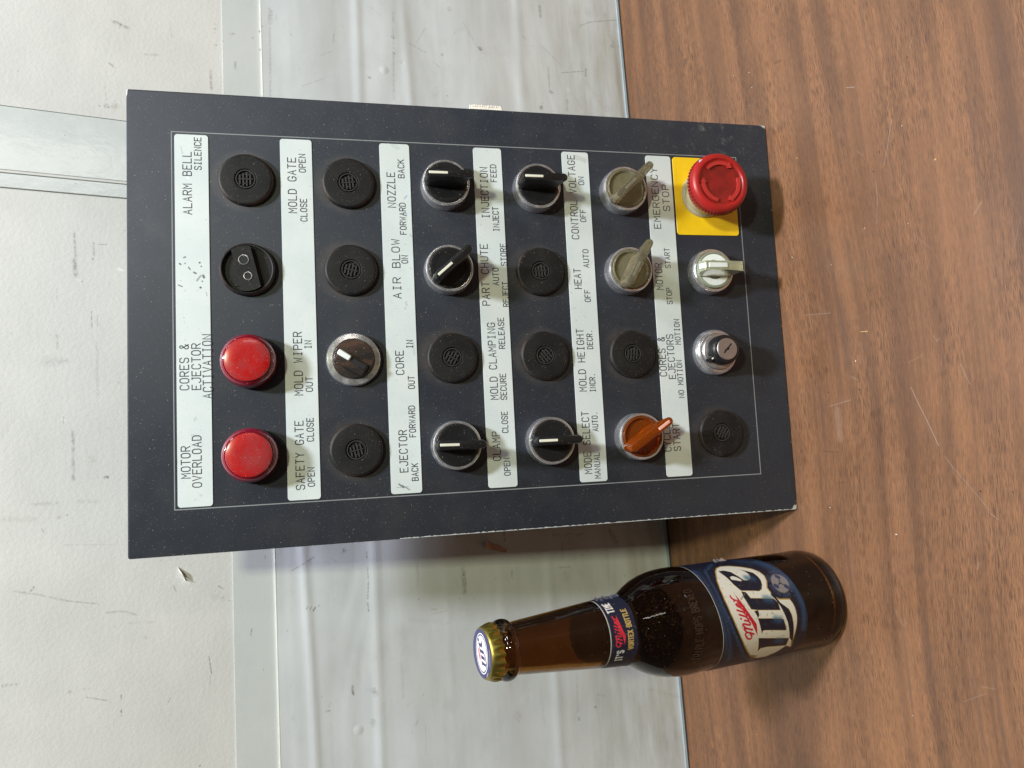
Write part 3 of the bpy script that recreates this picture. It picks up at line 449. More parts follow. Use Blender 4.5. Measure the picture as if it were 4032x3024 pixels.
# --- marks and materials
cv = Canvas(-HW*MM, HW*MM, 0, PH*MM, 1500, 2300)
for pts, wd, al, c in PANEL_MARKS:
    cv.line([((x-HW)*MM, y*MM) for x, y in pts], max(wd*1.0, .4)*MM, INK[c] if c != 'g' else srgb(40, 42, 52), al, soft=.15*MM)
rr = random.Random(11)
for k in range(260):
    v_ = rr.choice((370.5, 312.8, 255, 197, 139.8, 82))+rr.uniform(-9, 9); u_ = rr.uniform(26, 237)
    cv.line([((u_-HW)*MM, v_*MM), ((u_-HW+rr.gauss(0, .5))*MM, (v_+rr.gauss(0, .5))*MM)], rr.uniform(.2, .55)*MM, INK[rr.choice('ggb')], rr.uniform(.08, .35), soft=.2*MM)
strip_img = cv.image('strip_marks')
t = NT('charcoal_panel_paint')
n = t.noise(9, detail=5, rough=.6); n2 = t.noise(55, detail=4)
c = t.mix(t.ramp(n, (.34, 0), (.66, 1)), (.012, .0155, .024), (.021, .023, .029))
c = t.mix(t.ramp(n2, (.45, 0), (.8, .35)), c, (.044, .042, .039))
z = t.sep()
c, dm = dusty(t, c, .62, 430, (.20, .19, .165))
# brown dirt collected along each row of buttons
def ringdirt(t, c, spots, colr, r0, r1, amt):
    for (u_, v_) in spots:
        x = t.N('ShaderNodeVectorMath', operation='DISTANCE'); t.L(t.co, x.inputs[0]); x.inputs[1].default_value = ((u_-HW)*MM, v_*MM, .0015)
        m = t.math('MULTIPLY', t.ramp(x.outputs['Value'], (r0*MM, amt), (r1*MM, 0)), t.ramp(n2, (.3, .3), (.6, 1)))
        c = t.mix(m, c, colr)
    return c
PLUGS = [(1, 4), (2, 4), (2, 3), (2, 1), (3, 2), (4, 3), (4, 2), (5, 2), (6, 1)]
CU = {1: 52.6, 2: 105.2, 3: 158.3, 4: 211.0}; RV = {1: 341.0, 2: 283.2, 3: 225.4, 4: 167.6, 5: 109.8, 6: 52.0}
c = ringdirt(t, c, [(CU[k], RV[r]+2) for r, k in PLUGS], (.13, .10, .075), 15.5, 18.5, .25)
# chipped paint at corners and along the left edge
ex = t.math('SUBTRACT', HW*MM, t.math('ABSOLUTE', z[0]))
chipn = t.noise(260, detail=4, rough=.7)
left = t.math('MULTIPLY', t.math('LESS_THAN', t.math('ADD', z[0], HW*MM), t.math('MULTIPLY', t.math('SUBTRACT', chipn, .26), .0024)), t.math('LESS_THAN', z[1], .26))
dn_ = t.math('ADD', t.math('MULTIPLY', t.math('ABSOLUTE', z[1]), .8), ex)
cor = t.math('LESS_THAN', dn_, t.math('MULTIPLY', t.math('SUBTRACT', chipn, .18), .0105))
botedge = t.math('MULTIPLY', t.math('LESS_THAN', z[1], t.math('MULTIPLY', t.math('SUBTRACT', chipn, .56), .006)), 1.0)
topc = t.math('LESS_THAN', t.math('ADD', t.math('SUBTRACT', HW*MM, z[0]), t.math('MULTIPLY', t.math('SUBTRACT', PH*MM, z[1]), 6)), t.math('MULTIPLY', chipn, .012))
m = t.math('MAXIMUM', t.math('MAXIMUM', left, cor), t.math('MAXIMUM', botedge, topc))
c = t.mix(m, c, (.62, .64, .62))
scf = t.math('MULTIPLY', t.ramp(t.noise(130, detail=5, rough=.75), (.56, 0), (.68, .55)), t.math('MULTIPLY', t.ramp(z[0], (.095, 0), (.12, 1)), t.ramp(z[1], (.05, 1), (.09, 0))))
c = t.mix(scf, c, (.17, .16, .14))
rough = t.math('ADD', t.ramp(n2, (.3, .54), (.7, .64)), t.math('MULTIPLY', dm, .2))
panel_mat = t.out(c, rough, bump=t.math('ADD', t.noise(1500, detail=2), t.math('MULTIPLY', dm, 3)), strength=.22, dist=.0002, Specular_IOR_Level=.38, Sheen_Weight=.32, Sheen_Roughness=.45, Sheen_Tint=(.8, .86, 1.0))
side_mat = simple('bare_panel_edge', (.10, .16, .26), .5)

# --- face plate (3 mm, softened rim)
mb = MB(); b = .6
mb.loft([rrect(-HW, HW, 0, PH, 1.2, 3, -3.0), rrect(-HW, HW, 0, PH, 1.2, 3, -b), rrect(-HW, HW, 0, PH, 1.2, 3, -b*.3, b*.3), rrect(-HW, HW, 0, PH, 1.2, 3, 0, b)])
scale_mm(mb); plate = mb.obj('face_plate', panel_mat, root, smooth=25)
# border line
line_mat = simple('grey_border_print', (.22, .23, .23), .5, .4)
mb = MB(); u0, u1, v0, v1, lw = 24.4-HW, 238.9-HW, 24.4, 381.3, .55
for a in ((u0, u1, v1-lw, v1), (u0, u1, v0, v0+lw), (u0, u0+lw, v0+lw, v1-lw), (u1-lw, u1, v0+lw, v1-lw)):
    mb.box(a[0], a[1], a[2], a[3], .02, .07)
scale_mm(mb).obj('border_line', line_mat, root)
# label strips
t = NT('white_label_strip')
n = t.noise(40, detail=4); c = t.mix(t.ramp(n, (.35, 0), (.7, 1)), (.60, .655, .645), (.67, .705, .68))
c = t.mix(t.ramp(t.noise(14, detail=3), (.55, 0), (.8, .35)), c, (.58, .58, .50))
iv = t.mp((1/(PW*MM), 1/(PH*MM), 1), (.5, 0, 0)); ic, ia = t.img(strip_img, iv); c = t.mix(ia, c, ic)
sp, sc2 = t.vor(700); c = t.mix(t.math('MULTIPLY', t.ramp(sp, (.08, .5), (.2, 0)), t.ramp(t.sep(sc2)[0], (.8, 0), (.83, 1))), c, (.30, .30, .26))
strip_mat = t.out(c, .42, bump=t.noise(500, detail=2), strength=.08, dist=.0002)
ink_mat = simple('dark_engraving', (.030, .034, .046), .6)
strips = []
for k in range(6):
    top_, bot_ = 379.45-57.66*k, 361.35-57.62*k
    L_ = 25.8+.1*k if k else 25.7
    mb = MB(); mb.loft([rrect(L_-HW, 237.2-HW, bot_, top_, 1.7, 4, .05), rrect(L_-HW, 237.2-HW, bot_, top_, 1.7, 4, .30), rrect(L_-HW, 237.2-HW, bot_, top_, 1.7, 4, .38, .08)])
    s_ = scale_mm(mb).obj('label_strip', strip_mat, root, smooth=20)
    tag(s_, ['white strip lettered motor overload, cores & ejector activation, alarm bell silence', 'white strip lettered safety gate, mold wiper, mold gate', 'white strip lettered ejector, core, air blow, nozzle', 'white strip lettered clamp, mold clamping, part chute, injection', 'white strip lettered mode select, mold height, heat, control voltage', 'white strip lettered cycle start, cores & ejectors, motor, emergency stop'][k])
    for s, a, b_, vc, big in TEXTS:
        if bot_-5 < vc < top_+1:
            mb = MB()
            for q, st in enumerate(text_strokes(s, a-HW, b_-HW, vc, 4.5 if big else 3.55)):
                ribbon(mb, st, .56 if big else .52, .40+.006*(q % 5))
            scale_mm(mb).obj('lettering', ink_mat, s_)
# yellow plate below the emergency stop
yel = simple('yellow_plate', (.78, .50, .008), .38, .25)
mb = MB(); mb.loft([rrect(184-HW, 236.9-HW, 27, 71.9, 2.2, 5, .08), rrect(184-HW, 236.9-HW, 27, 71.9, 2.2, 5, .45), rrect(184-HW, 236.9-HW, 27, 71.9, 2.2, 5, .55, .1)])
scale_mm(mb).obj('yellow_plate', yel, root, smooth=20)

# --- shared materials for the buttons
def plug_material():
    t = NT('worn_black_plastic').shuffle()
    c = t.mix(t.ramp(t.noise(70, detail=4), (.3, 0), (.75, 1)), (.006, .006, .007), (.017, .0155, .0145))
    z = t.sep(t.raw); r = t.math('SQRT', t.math('ADD', t.math('POWER', z[0], 2.0), t.math('POWER', z[1], 2.0)))
    side = t.math('MULTIPLY', t.ramp(t.math('ADD', t.math('MULTIPLY', r, 1000/20), 0), (.70, 0), (.76, 1)), t.ramp(t.noise(90, detail=4), (.44, .02), (.64, .6)))
    c = t.mix(side, c, (.10, .055, .034))
    c, dm = dusty(t, c, .42, 520, (.30, .25, .18))
    return t.out(c, .52, bump=t.noise(1400, detail=3), strength=.3, dist=.0002, Specular_IOR_Level=.32)
black = plug_material()
emblem_mat = simple('paler_black_plastic', (.034, .032, .031), .42)  # paler black than the plug body, so the emblem stands out
knobblack = simple('satin_black_plastic', (.008, .008, .009), .33, .30, .15)
def chrome_mat(name, tint, rough, dirt=.5):
    t = NT(name).shuffle(); n = t.noise(160, detail=5, rough=.65)
    m = t.ramp(n, (.48, 0), (.70, dirt*.6))
    c = t.mix(m, tint, (.13, .10, .085)); rg = t.ramp(n, (.4, rough), (.70, min(.8, rough+.16)))
    return t.out(c, rg, Metallic=t.ramp(n, (.50, .86), (.72, .6)))
chrome = chrome_mat('dulled_chrome', (.74, .72, .72), .19, .38)
chrome2 = chrome_mat('steel_face', (.50, .46, .45), .35, .3)
white_line = simple('cream_pointer', (.68, .66, .54), .45)
white_ins = simple('white_insert', (.70, .73, .70), .4, .2)
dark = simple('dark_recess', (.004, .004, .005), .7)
def clear_mat(name, col, tr, rough=.12):
    t = NT(name).shuffle(); n = t.noise(180, detail=4)
    c = t.mix(t.ramp(n, (.35, 0), (.7, .6)), col, tuple(v*.62 for v in col)); c, dm = dusty(t, c, .3, 600, (.5, .45, .34))
    return t.out(c, t.ramp(n, (.3, rough), (.7, rough+.15)), Transmission_Weight=tr, IOR=1.46)
clear_yel = clear_mat('yellowed_clear_plastic', (.62, .56, .38), .85, .05)
clear_disc = clear_mat('yellowed_lens', (.22, .195, .115), .2, .08)
amber = clear_mat('amber_plastic', (.66, .15, .008), .78, .08)
amber_disc = clear_mat('amber_lens', (.22, .045, .004), .25, .14)
pale_clear = clear_mat('pale_green_clear_plastic', (.70, .76, .55), .6, .06)
t = NT('red_lamp_face').shuffle(); c = t.mix(t.ramp(t.noise(75, detail=6, rough=.7), (.38, 0), (.62, 1)), (.44, .005, .004), (.34, .036, .038)); c, _ = dusty(t, c, .45, 520, (.55, .25, .2))
red_face = t.out(c, .24, Coat_Weight=.4, Coat_Roughness=.12)
red_rim = simple('dark_red_lens_rim', (.17, .004, .018), .10, .3, Coat_Weight=1.0, Coat_Roughness=.04)
t = NT('estop_red_plastic'); zz = t.sep(); c = t.mix(t.ramp(t.noise(90, detail=5), (.40, 0), (.66, 1)), (.44, .018, .016), (.33, .018, .014))
rad = t.math('SQRT', t.math('ADD', t.math('POWER', zz[0], 2.0), t.math('POWER', zz[1], 2.0)))
c = t.mix(t.math('MULTIPLY', t.math('SUBTRACT', 1.0, t.ramp(t.math('MULTIPLY', rad, 50), (.68, 0), (.74, 1))), t.ramp(t.noise(140, detail=4), (.35, .9), (.65, .4))), c, (.15, .012, .009))
estop_red = t.out(c, .36, bump=t.noise(700, detail=2), strength=.1, dist=.0002)

arrow_red = simple('paler_red_arrow', (.46, .030, .025), .34)  # arrows slightly paler than the red of the cap
def part(name, u_, v_, mb, mat, smooth=35, parent=None):
    scale_mm(mb)
    return mb.obj(name, mat, parent or root, smooth, P(u_, v_) if parent is None else None)
def rotz(a):
    c_, s_ = math.cos(a), math.sin(a)
    return lambda p: (p[0]*c_-p[1]*s_, p[0]*s_+p[1]*c_, p[2])
# --- blanking plugs
plug_prof = [(15.2, 0), (15.3, 1.6), (15.0, 2.6), (14.5, 3.1), (13.9, 3.32), (13.5, 3.36), (6.6, 3.38), (6.25, 3.38), (6.1, 3.3), (6.0, 2.2), (5.8, 2.2), (0, 2.2)]
mb = MB(); mb.lathe(plug_prof[::-1], 56); scale_mm(mb); plug0 = mb.obj('blanking_plug', black, root, 30)
mb = MB()
mb.lathe([(5.5, 2.4), (5.45, 3.45), (4.95, 3.45), (4.9, 2.4)][::-1], 36)
for y in (-3.0, -1.1, .8, 2.7):          # the maker's emblem: short bars on both sides of an upright
    hw = math.sqrt(max(0, 4.6**2-(y+.3)**2))-.4
    mb.box(-hw, -.55, y, y+.85, 2.2, 3.5); mb.box(.35, hw*(.75 if y > 0 else .95), y, y+.85, 2.2, 3.5)
mb.box(-.35, .15, -3.9, 4.1, 2.4, 3.55)
mb.box(-2.9, -2.4, -1.0, 1.2, 2.4, 3.5); mb.box(2.1, 2.6, -2.9, -.9, 2.4, 3.5)
scale_mm(mb); emb0 = mb.obj('emblem', emblem_mat, plug0, 30)
angs = {(1, 4): 0, (2, 4): 6, (2, 3): -14, (2, 1): 12, (3, 2): -30, (4, 3): 4, (4, 2): 38, (5, 2): -8, (6, 1): 150}
for i, rc in enumerate(PLUGS):
    o, e = plug0, emb0
    if i:
        o = plug0.copy(); e = emb0.copy(); C.objects.link(o); C.objects.link(e); o.parent = root; e.parent = o
    o.location = P(CU[rc[1]], RV[rc[0]]); o.rotation_euler = (0, 0, R(angs[rc]))
# --- red pilot lights
mb = MB(); mb.lathe([(15.2, 0), (15.3, 3), (15.1, 6.5), (14.6, 8.6), (13.7, 10.0), (12.9, 10.8), (12.7, 10.9), (12.5, 10.2), (0, 10.2)][::-1], 64); scale_mm(mb)
lamp0 = mb.obj('pilot_light', red_rim, root, 35); lamp0.location = P(CU[1], RV[1])
mb = MB(); mb.lathe([(12.35, 9.8), (12.3, 11.6), (12.0, 12.1), (11.4, 12.35), (6, 12.5), (0, 12.5)][::-1], 56); scale_mm(mb)
lens0 = mb.obj('lens', red_face, lamp0, 35)
o = lamp0.copy(); e = lens0.copy(); C.objects.link(o); C.objects.link(e); o.parent = root; e.parent = o; o.location = P(CU[2], RV[1])
# --- two-hole socket
def M2(mb, mat, name, par, sm=30): scale_mm(mb); return mb.obj(name, mat, par, sm)
mb = MB(); mb.lathe([(15.3, 0), (15.4, 1.6), (15.0, 3.0), (14.2, 3.7), (13.6, 3.5), (13.4, 1.2), (0, 1.2)][::-1], 56)
sock = part('socket', CU[3], RV[1], mb, black)
rs = rotz(R(13))
mb = MB(); xs_ = []
for i in range(9):
    a = R(-58+116*i/8); xs_.append((13.2*math.cos(a), 13.2*math.sin(a)))
blk = [(x, y) for x, y in [(13.1*math.cos(R(a)), 13.1*math.sin(R(a))) for a in range(-24, 25, 8)]]+[(-x, y) for x, y in [(13.1*math.cos(R(a)), 13.1*math.sin(R(a))) for a in range(24, -25, -8)]]
mb.prism([rs((x, y+.5, 0))[:2] for x, y in blk], 1.0, 4.9); M2(mb, black, 'insert_block', sock)
for sx, rr_ in ((-4.6, 2.4), (5.0, 2.9)):
    q = rs((sx, .5, 0)); mb = MB(); mb.lathe([(rr_, 4.5), (rr_, 5.25), (rr_-.35, 5.3), (rr_-.5, 5.1)][::-1], 28, lambda p, q=q: (p[0]+q[0], p[1]+q[1], p[2])); M2(mb, chrome, 'contact_tube', sock)
    mb = MB(); mb.lathe([(rr_-.45, 5.0), (0, 5.0)][::-1], 24, lambda p, q=q: (p[0]+q[0], p[1]+q[1], p[2])); M2(mb, dark, 'contact_hole', sock)
mb = MB(); mb.box(-11.2, 11.2, -7.4, -5.2, 1.1, 1.5, rs); M2(mb, dark, 'slot', sock, False)
mb = MB()
for st in text_strokes('F', -9.8, -8.2, 9.0, 2.6): ribbon(mb, st, .4, 1.6)
mb.v = [rs(p) for p in mb.v]; mb.box(-8.2, -7.6, 5.8, 9.4, 1.0, 1.6, rs); M2(mb, black, 'moulded_mark', sock)

# --- selector switches
def bezel(mb, r=14.4, h=9.0, inner=12.5):
    mb.lathe([(r+.35, 0), (r+.45, 1.2), (r+.1, h*.55), (r, h-1.1), (r-.15, h-.55), (r-.5, h-.12), (r-1.0, h), (inner+.25, h-.15), (inner, h-.6), (inner, h-3.0)][::-1], 72)
def stadium(y0, y1, hw, z, n=7, ins=0, pinch=None):
    y0 += ins; y1 -= ins; hw2 = hw-ins; ht = hw2*(pinch or 1)
    out = []
    for i in range(n+1):
        a = math.pi*i/n; out.append((hw2*math.cos(a), y1-hw2+hw2*math.sin(a), z))
    for i in range(n+1):
        a = math.pi+math.pi*i/n; out.append((ht*math.cos(a), y0+ht+ht*math.sin(a), z))
    return out
def ridge(mb, back, tip, hw, z0, z1, T, undercut=3.6, flare=1.1, tipw=1.0):
    """grip: runs from +back (pointer end) to -tip; the tip overhangs"""
    zt = z1-.7
    mb.loft([stadium(-tip+undercut, back-.3, hw+flare, z0), stadium(-tip+undercut*.72, back-.15, hw+flare*.55, z0+(zt-z0)*.35), stadium(-tip, back, hw+.05, zt, pinch=tipw), stadium(-tip, back, hw, z1-.18, ins=.22, pinch=tipw), stadium(-tip, back, hw, z1, ins=.75, pinch=tipw)], T)
def selector(u_, v_, ang, label=None):
    mb = MB(); bezel(mb); s_ = part('selector_switch', u_, v_, mb, chrome)
    if label: tag(s_, label)
    T = rotz(R(ang))
    mb = MB(); mb.lathe([(12.45, 6), (12.4, 9.2), (12.1, 9.6), (11.3, 9.75), (9, 9.4), (0, 9.2)][::-1], 56)
    ridge(mb, 14.0, 14.2, 2.35, 8.6, 24.5, T)
    kn = M2(mb, knobblack, 'knob', s_, 40)
    mb = MB(); mb.box(-.78, .78, 1.2, 12.4, 24.1, 24.72, T, b=.35); M2(mb, white_line, 'pointer_line', s_)
    return s_
selector(CU[1], RV[3], -1, 'black selector switch for the ejector'); selector(CU[3], RV[3], 41, 'black selector switch turned aslant')
selector(CU[4], RV[3], 0); selector(CU[1], RV[4], 0); selector(CU[4], RV[4], 0)
def lit_selector(u_, v_, ang, mat, discmat, slot, label, back=14.6, tip=18.6):
    mb = MB(); bezel(mb, 14.5, 9.5, 12.7); s_ = part('illuminated_selector_switch', u_, v_, mb, chrome); tag(s_, label); T = rotz(R(ang))
    mb = MB(); mb.lathe([(12.65, 6), (12.6, 9.5), (12.3, 10.1), (11.6, 10.3), (10.9, 9.9), (10.3, 9.0), (0, 8.6)][::-1], 56); M2(mb, discmat, 'lens', s_, 35)
    mb = MB(); ridge(mb, back, tip, 2.45, 9.05, 22.5, T, 6.5, .9); M2(mb, mat, 'knob', s_, 40)
    mb = MB(); a, b_ = slot; mb.box(-1.0, 1.0, a, b_, 22.2, 22.75, T, b=.5); M2(mb, clear_slot if mat is not amber else amber_slot, 'pointer_line', s_)
clear_slot = clear_mat('pointer_groove', (.30, .27, .18), .3, .08); amber_slot = simple('pale_pink_pointer', (.80, .42, .33), .3)
lit_selector(CU[1], RV[5], 33, amber, amber_disc, (-15.5, -6.5), 'amber see-through selector switch for mode select', 14.8, 17.8)
lit_selector(CU[3], RV[5], 60, clear_yel, clear_disc, (-1.5, 9.0), 'yellowed clear selector switch under heat', 14.4, 18.2)
lit_selector(CU[4], RV[5], 43, clear_yel, clear_disc, (-2.5, 7.5), 'yellowed clear selector switch under control voltage', 15.0, 18.4)
# wide silver core switch with a broken grip
mb = MB(); mb.lathe([(15.6, 0), (15.7, 1.5), (15.3, 3.0), (14.9, 3.6), (12.2, 4.1), (11.8, 3.8), (11.7, 2.4), (0, 2.4)][::-1], 72)
s_ = part('selector_switch', CU[2], RV[2], mb, chrome); tag(s_, 'wide silver selector switch with broken brown-black grip')
t = NT('rusty_black_plastic'); c = t.mix(t.ramp(t.noise(120, t.mp((1, .3, 1), rot=(0, 0, R(-35))), 4), (.42, 0), (.66, .9)), (.014, .011, .010), (.085, .040, .022)); c, _ = dusty(t, c, .4, 480)
rustyblack = t.out(c, .42, bump=t.noise(600, detail=3), strength=.3, dist=.0003)
mb = MB(); mb.lathe([(11.4, 2.0), (11.35, 5.2), (11.0, 5.8), (0, 6.4)][::-1], 56); T = rotz(R(-32))
mb.box(-7.6, .6, -9.5, 9.6, 5.0, 8.0, T, b=1.6)
M2(mb, rustyblack, 'knob', s_, 40)
T2 = rotz(R(-32+0))
mb = MB(); mb.box(1.0, 4.1, 1.2, 10.2, 5.4, 9.4, rotz(R(-32+58)), b=.8); 
mb = MB(); T3 = rotz(R(57)); mb.box(1.3, 9.4, -1.7+3.0, 1.5+3.0, 5.6, 9.6, lambda p: T3((p[0]+.2, p[1]-1.6, p[2])), b=.9); M2(mb, white_ins, 'pointer_line', s_)
mb = MB(); mb.box(-8.6, 1.2, -1.6+1.5, 1.4+1.5, 5.2, 8.4, lambda p: T3(p), b=.5); M2(mb, dark, 'broken_grip', s_)
# motor start switch
mb = MB(); bezel(mb, 14.3, 8.2, 12.2); s_ = part('illuminated_selector_switch', CU[3], RV[6], mb, chrome); tag(s_, 'clear selector switch with white pointer, for motor start')
mb = MB(); mb.lathe([(12.1, 5), (12.1, 9.6), (11.8, 10.0), (11.0, 10.1), (10.9, 9.2), (0, 9.2)][::-1], 56); M2(mb, pale_clear, 'lens', s_, 35)
mb = MB(); mb.lathe([(10.6, 9.3), (10.3, 9.9), (6.6, 9.9), (6.2, 9.3)][::-1], 48); M2(mb, white_ins, 'white_ring', s_, 35)
olive = simple('olive_filter', (.42, .40, .06), .4)
mb = MB(); T = rotz(0)
ps = [(-14.6, 19.5), (-3, 21.5), (12.5, 21.5), (14.8, 17.0), (11.5, 9.8), (-9.5, 9.8)]      # side outline (along -v .. +v, height)
def hull(mb, outline, hw0, hw1, T, zlo=9.8, zhi=21.5):
    A = []; Bq = []
    for y, z in outline:
        hw = hw0+(hw1-hw0)*(z-zlo)/(zhi-zlo); A.append((-hw, y, z)); Bq.append((hw, y, z))
    mb.loft([A, Bq], T)
hull(mb, ps, 4.6, 2.9, T); M2(mb, pale_clear, 'knob', s_, 20)
mb = MB(); mb.box(-1.6, 1.6, -2.5, 10.5, 21.4, 22.1, T, b=.5); hull(mb, [(12.4, 21.9), (15.1, 17.3), (14.6, 16.9), (12.0, 21.3)], 1.6, 1.6, T); M2(mb, white_ins, 'pointer_line', s_)
mb = MB(); mb.box(-1.2, 1.2, -13.0, -3.2, 17.8, 19.4, T, b=.4); M2(mb, simple('ochre_filter', (.58, .40, .03), .4), 'colour_filter', s_)
mb = MB(); mb.box(-2.3, 2.3, -7.0, 7.0, 10.2, 14.0, T, b=1); M2(mb, olive, 'filter_block', s_)
# key switch
mb = MB(); mb.lathe([(15.1, 0), (15.2, 1.0), (14.7, 3.6), (13.9, 5.2), (12.9, 6.0), (12.1, 6.2), (11.9, 5.6)][::-1], 72); s_ = part('key_switch', CU[2], RV[6], mb, chrome); tag(s_, 'key switch with black barrel and steel face')
mb = MB(); mb.lathe([(11.8, 4), (11.8, 8.2), (11.2, 8.9), (9.6, 9.3), (9.2, 9.0)][::-1], 56); M2(mb, chrome2, 'inner_ring', s_)
mb = MB(); mb.lathe([(9.6, 8), (9.5, 14.8), (9.0, 16.2), (8.0, 17.0), (7.2, 17.1), (7.0, 16.4)][::-1], 48); T = rotz(R(28))
mb.loft([[( -1.9, 8, 9), (1.9, 8, 9), (1.2, 12.4, 9), (-1.2, 12.4, 9)], [(-1.7, 8, 14.4), (1.7, 8, 14.4), (1.0, 11.6, 13.8), (-1.0, 11.6, 13.8)]], rotz(R(32)))
M2(mb, knobblack, 'barrel', s_)
mb = MB(); mb.box(-.5, .5, 9.6, 11.0, 14.1, 14.6, rotz(R(32)), b=.2); M2(mb, white_line, 'pointer_line', s_)
mb = MB(); mb.lathe([(7.0, 15), (6.95, 17.6), (6.6, 17.9), (0, 17.95)][::-1], 48); M2(mb, chrome2, 'key_face', s_)
mb = MB(); T = rotz(R(47)); mb.box(-.45, .45, -4.6, 3.6, 17.5, 18.02, T); mb.box(-1.0, .6, -1.2, .4, 17.5, 18.04, T); mb.box(-.2, .9, 1.0, 2.0, 17.5, 18.03, T); M2(mb, dark, 'key_slot', s_, False)
# emergency stop
collar = clear_mat('yellowed_collar', (.55, .50, .33), .2, .2)
mb = MB(); mb.lathe([(15.0, 0), (15.2, 1.0), (14.6, 2.4), (13.8, 3.2), (13.6, 9.0), (12.4, 9.6), (9, 9.8)][::-1], 64); s_ = part('emergency_stop_button', CU[4], RV[6], mb, collar); tag(s_, 'red mushroom emergency stop button with arrows')
mb = MB(); nk = 96; rings = []
prof = [(13.0, 6.5), (14.6, 9), (15.8, 11.5), (16.8, 14.0), (17.9, 16.6), (18.9, 18.2)]
tops = [(19.6, 21.8), (19.5, 23.6), (18.9, 25.2), (17.7, 26.1), (16.3, 26.4), (15.5, 26.2), (15.0, 25.4), (14.6, 25.2), (6, 25.2)]
def ringk(r, z, k=0): return [((r-(k if i % 2 else 0))*math.cos(2*math.pi*i/nk/1), (r-(k if i % 2 else 0))*math.sin(2*math.pi*i/nk), z) for i in range(nk)]
rings = [ringk(r, z) for r, z in prof]+[ringk(19.2, 18.9), ringk(19.2, 21.4)]+[ringk(r, z) for r, z in tops]
mb.loft(rings, cap0=False); M2(mb, estop_red, 'mushroom_cap', s_, 40)
mb = MB()
for i in range(54):
    a = 2*math.pi*i/54; mb.box(18.9, 19.95, -.62, .62, 18.7, 21.6, rotz(a))
M2(mb, simple('dark_red_knurl', (.24, .012, .010), .5), 'knurled_band', s_, False)
mb = MB()
def arcband(a0, a1, r0, r1, z0, z1, head=True):
    n = 16; inn = []; outr = []
    for i in range(n+1):
        a = R(a0+(a1-a0)*i/n); inn.append((r0*math.cos(a), r0*math.sin(a))); outr.append((r1*math.cos(a), r1*math.sin(a)))
    mb.prism(outr+inn[::-1], z0, z1) if a1 > a0 else mb.prism(inn+outr[::-1], z0, z1)
    a = R(a1); rm = (r0+r1)/2; tdir = 1 if a1 > a0 else -1
    tip = R(a1+tdir*13)
    tri = [((r0-1.1)*math.cos(a), (r0-1.1)*math.sin(a)), ((r1+1.1)*math.cos(a), (r1+1.1)*math.sin(a)), (rm*math.cos(tip), rm*math.sin(tip))]
    if tdir < 0: tri = tri[::-1]
    mb.prism(tri, z0, z1+.02)
for a0 in (165, 45, -75): arcband(a0, a0-72, 11.3, 13.5, 25.0, 26.3)
mb.f = [f for f in mb.f]
M2(mb, arrow_red, 'arrow', s_, 20)
mb = MB(); mb.lathe([(1.7, 0), (1.2, .12), (0, .14)][::-1], 10, lambda p: (13.2+p[0]*.8, 12.0+p[1]*1.3, 25.35+p[2]+.0)); M2(mb, simple('paint_chip', (.55, .66, .78), .5), 'paint_chip', s_)
# --- foam scrap on the right edge, contact blocks behind
foam = simple('frayed_white_foam', (.80, .74, .66), .85, 0, .8)
mb = MB(); rr = random.Random(5); n = 22; A = []; Bq = []
for i in range(n+1):
    v_ = 186.5+20.5*i/n; A.append((HW+.05, v_)); Bq.append((HW+2.4+rr.uniform(-.35, .45)-(1.0 if i in (0, n) else 0), v_))
mb.prism((Bq+A[::-1]), -2.6, -.4)
for i in range(14):
    v_ = 187+19.5*i/13; mb.box(HW+1.6, HW+2.75+rr.uniform(-.3, .3), v_, v_+.8, -.9+rr.uniform(-.2, .2), -.15+rr.uniform(-.1, .2))
mb.box(HW+1.2, HW+1.5, 184.6, 187, -1.2, -.9)
scale_mm(mb).obj('foam_pad', foam, root)
block = simple('contact_block_plastic', (.03, .03, .032), .6)
mb = MB(); mb.box(-15, 15, -20, 20, -46, -3.05, b=2); scale_mm(mb); blk0 = mb.obj('contact_block', block, root, 30); blk0.location = P(CU[1], RV[2])
for (r_, k_) in [(a, b_) for a in range(2, 7) for b_ in range(1, 5)][1:]:
    o = blk0.copy(); C.objects.link(o); o.parent = root; o.location = P(CU[k_], RV[r_])
mb = MB(); mb.box(-15, 15, -20, 20, -66, -3.05, b=2); scale_mm(mb); blk1 = mb.obj('contact_block', block, root, 30); blk1.location = P(CU[1], RV[1])
for k_ in (2, 3, 4):
    o = blk1.copy(); C.objects.link(o); o.parent = root; o.location = P(CU[k_], RV[1])

# ================================================================== BOTTLE
BX, BY = -.0757010276, -.0685162742
bot = bpy.data.objects.new('beer_bottle', None); C.objects.link(bot); bot.location = (BX, BY, .0003); bot.empty_display_size = .03
tag(bot, 'full brown glass beer bottle with blue label and gold cap on the wood', 'bottle')
t = NT('amber_glass'); c0 = (.28, .13, .026)
zz = t.sep(); sh = t.math('MULTIPLY', t.ramp(zz[2], (.098, 0), (.112, 1)), t.ramp(t.noise(55, detail=5, rough=.7), (.44, 0), (.62, 1)))
d1, c1 = t.vor(900); fz = t.math('MULTIPLY', t.ramp(d1, (.22, 1), (.40, 0)), t.ramp(t.sep(c1)[0], (.55, 0), (.6, 1)))
d2, c2 = t.vor(330); f2 = t.math('MULTIPLY', t.ramp(d2, (.035, .7), (.09, 0)), t.ramp(t.sep(c2)[0], (.5, 0), (.53, 1)))
dust = t.math('MAXIMUM', t.math('MULTIPLY', fz, t.math('MULTIPLY', sh, .14)), f2)
c = t.mix(dust, c0, (.42, .37, .30))
bump = t.math('ADD', t.noise(75, detail=3), t.math('MULTIPLY', t.noise(16, detail=1), 2))
t.out(c, t.math('ADD', t.ramp(t.noise(90, detail=4), (.4, .04), (.7, .14)), t.math('MULTIPLY', dust, .5)), bump=bump, strength=.28, dist=.0008, IOR=1.5)
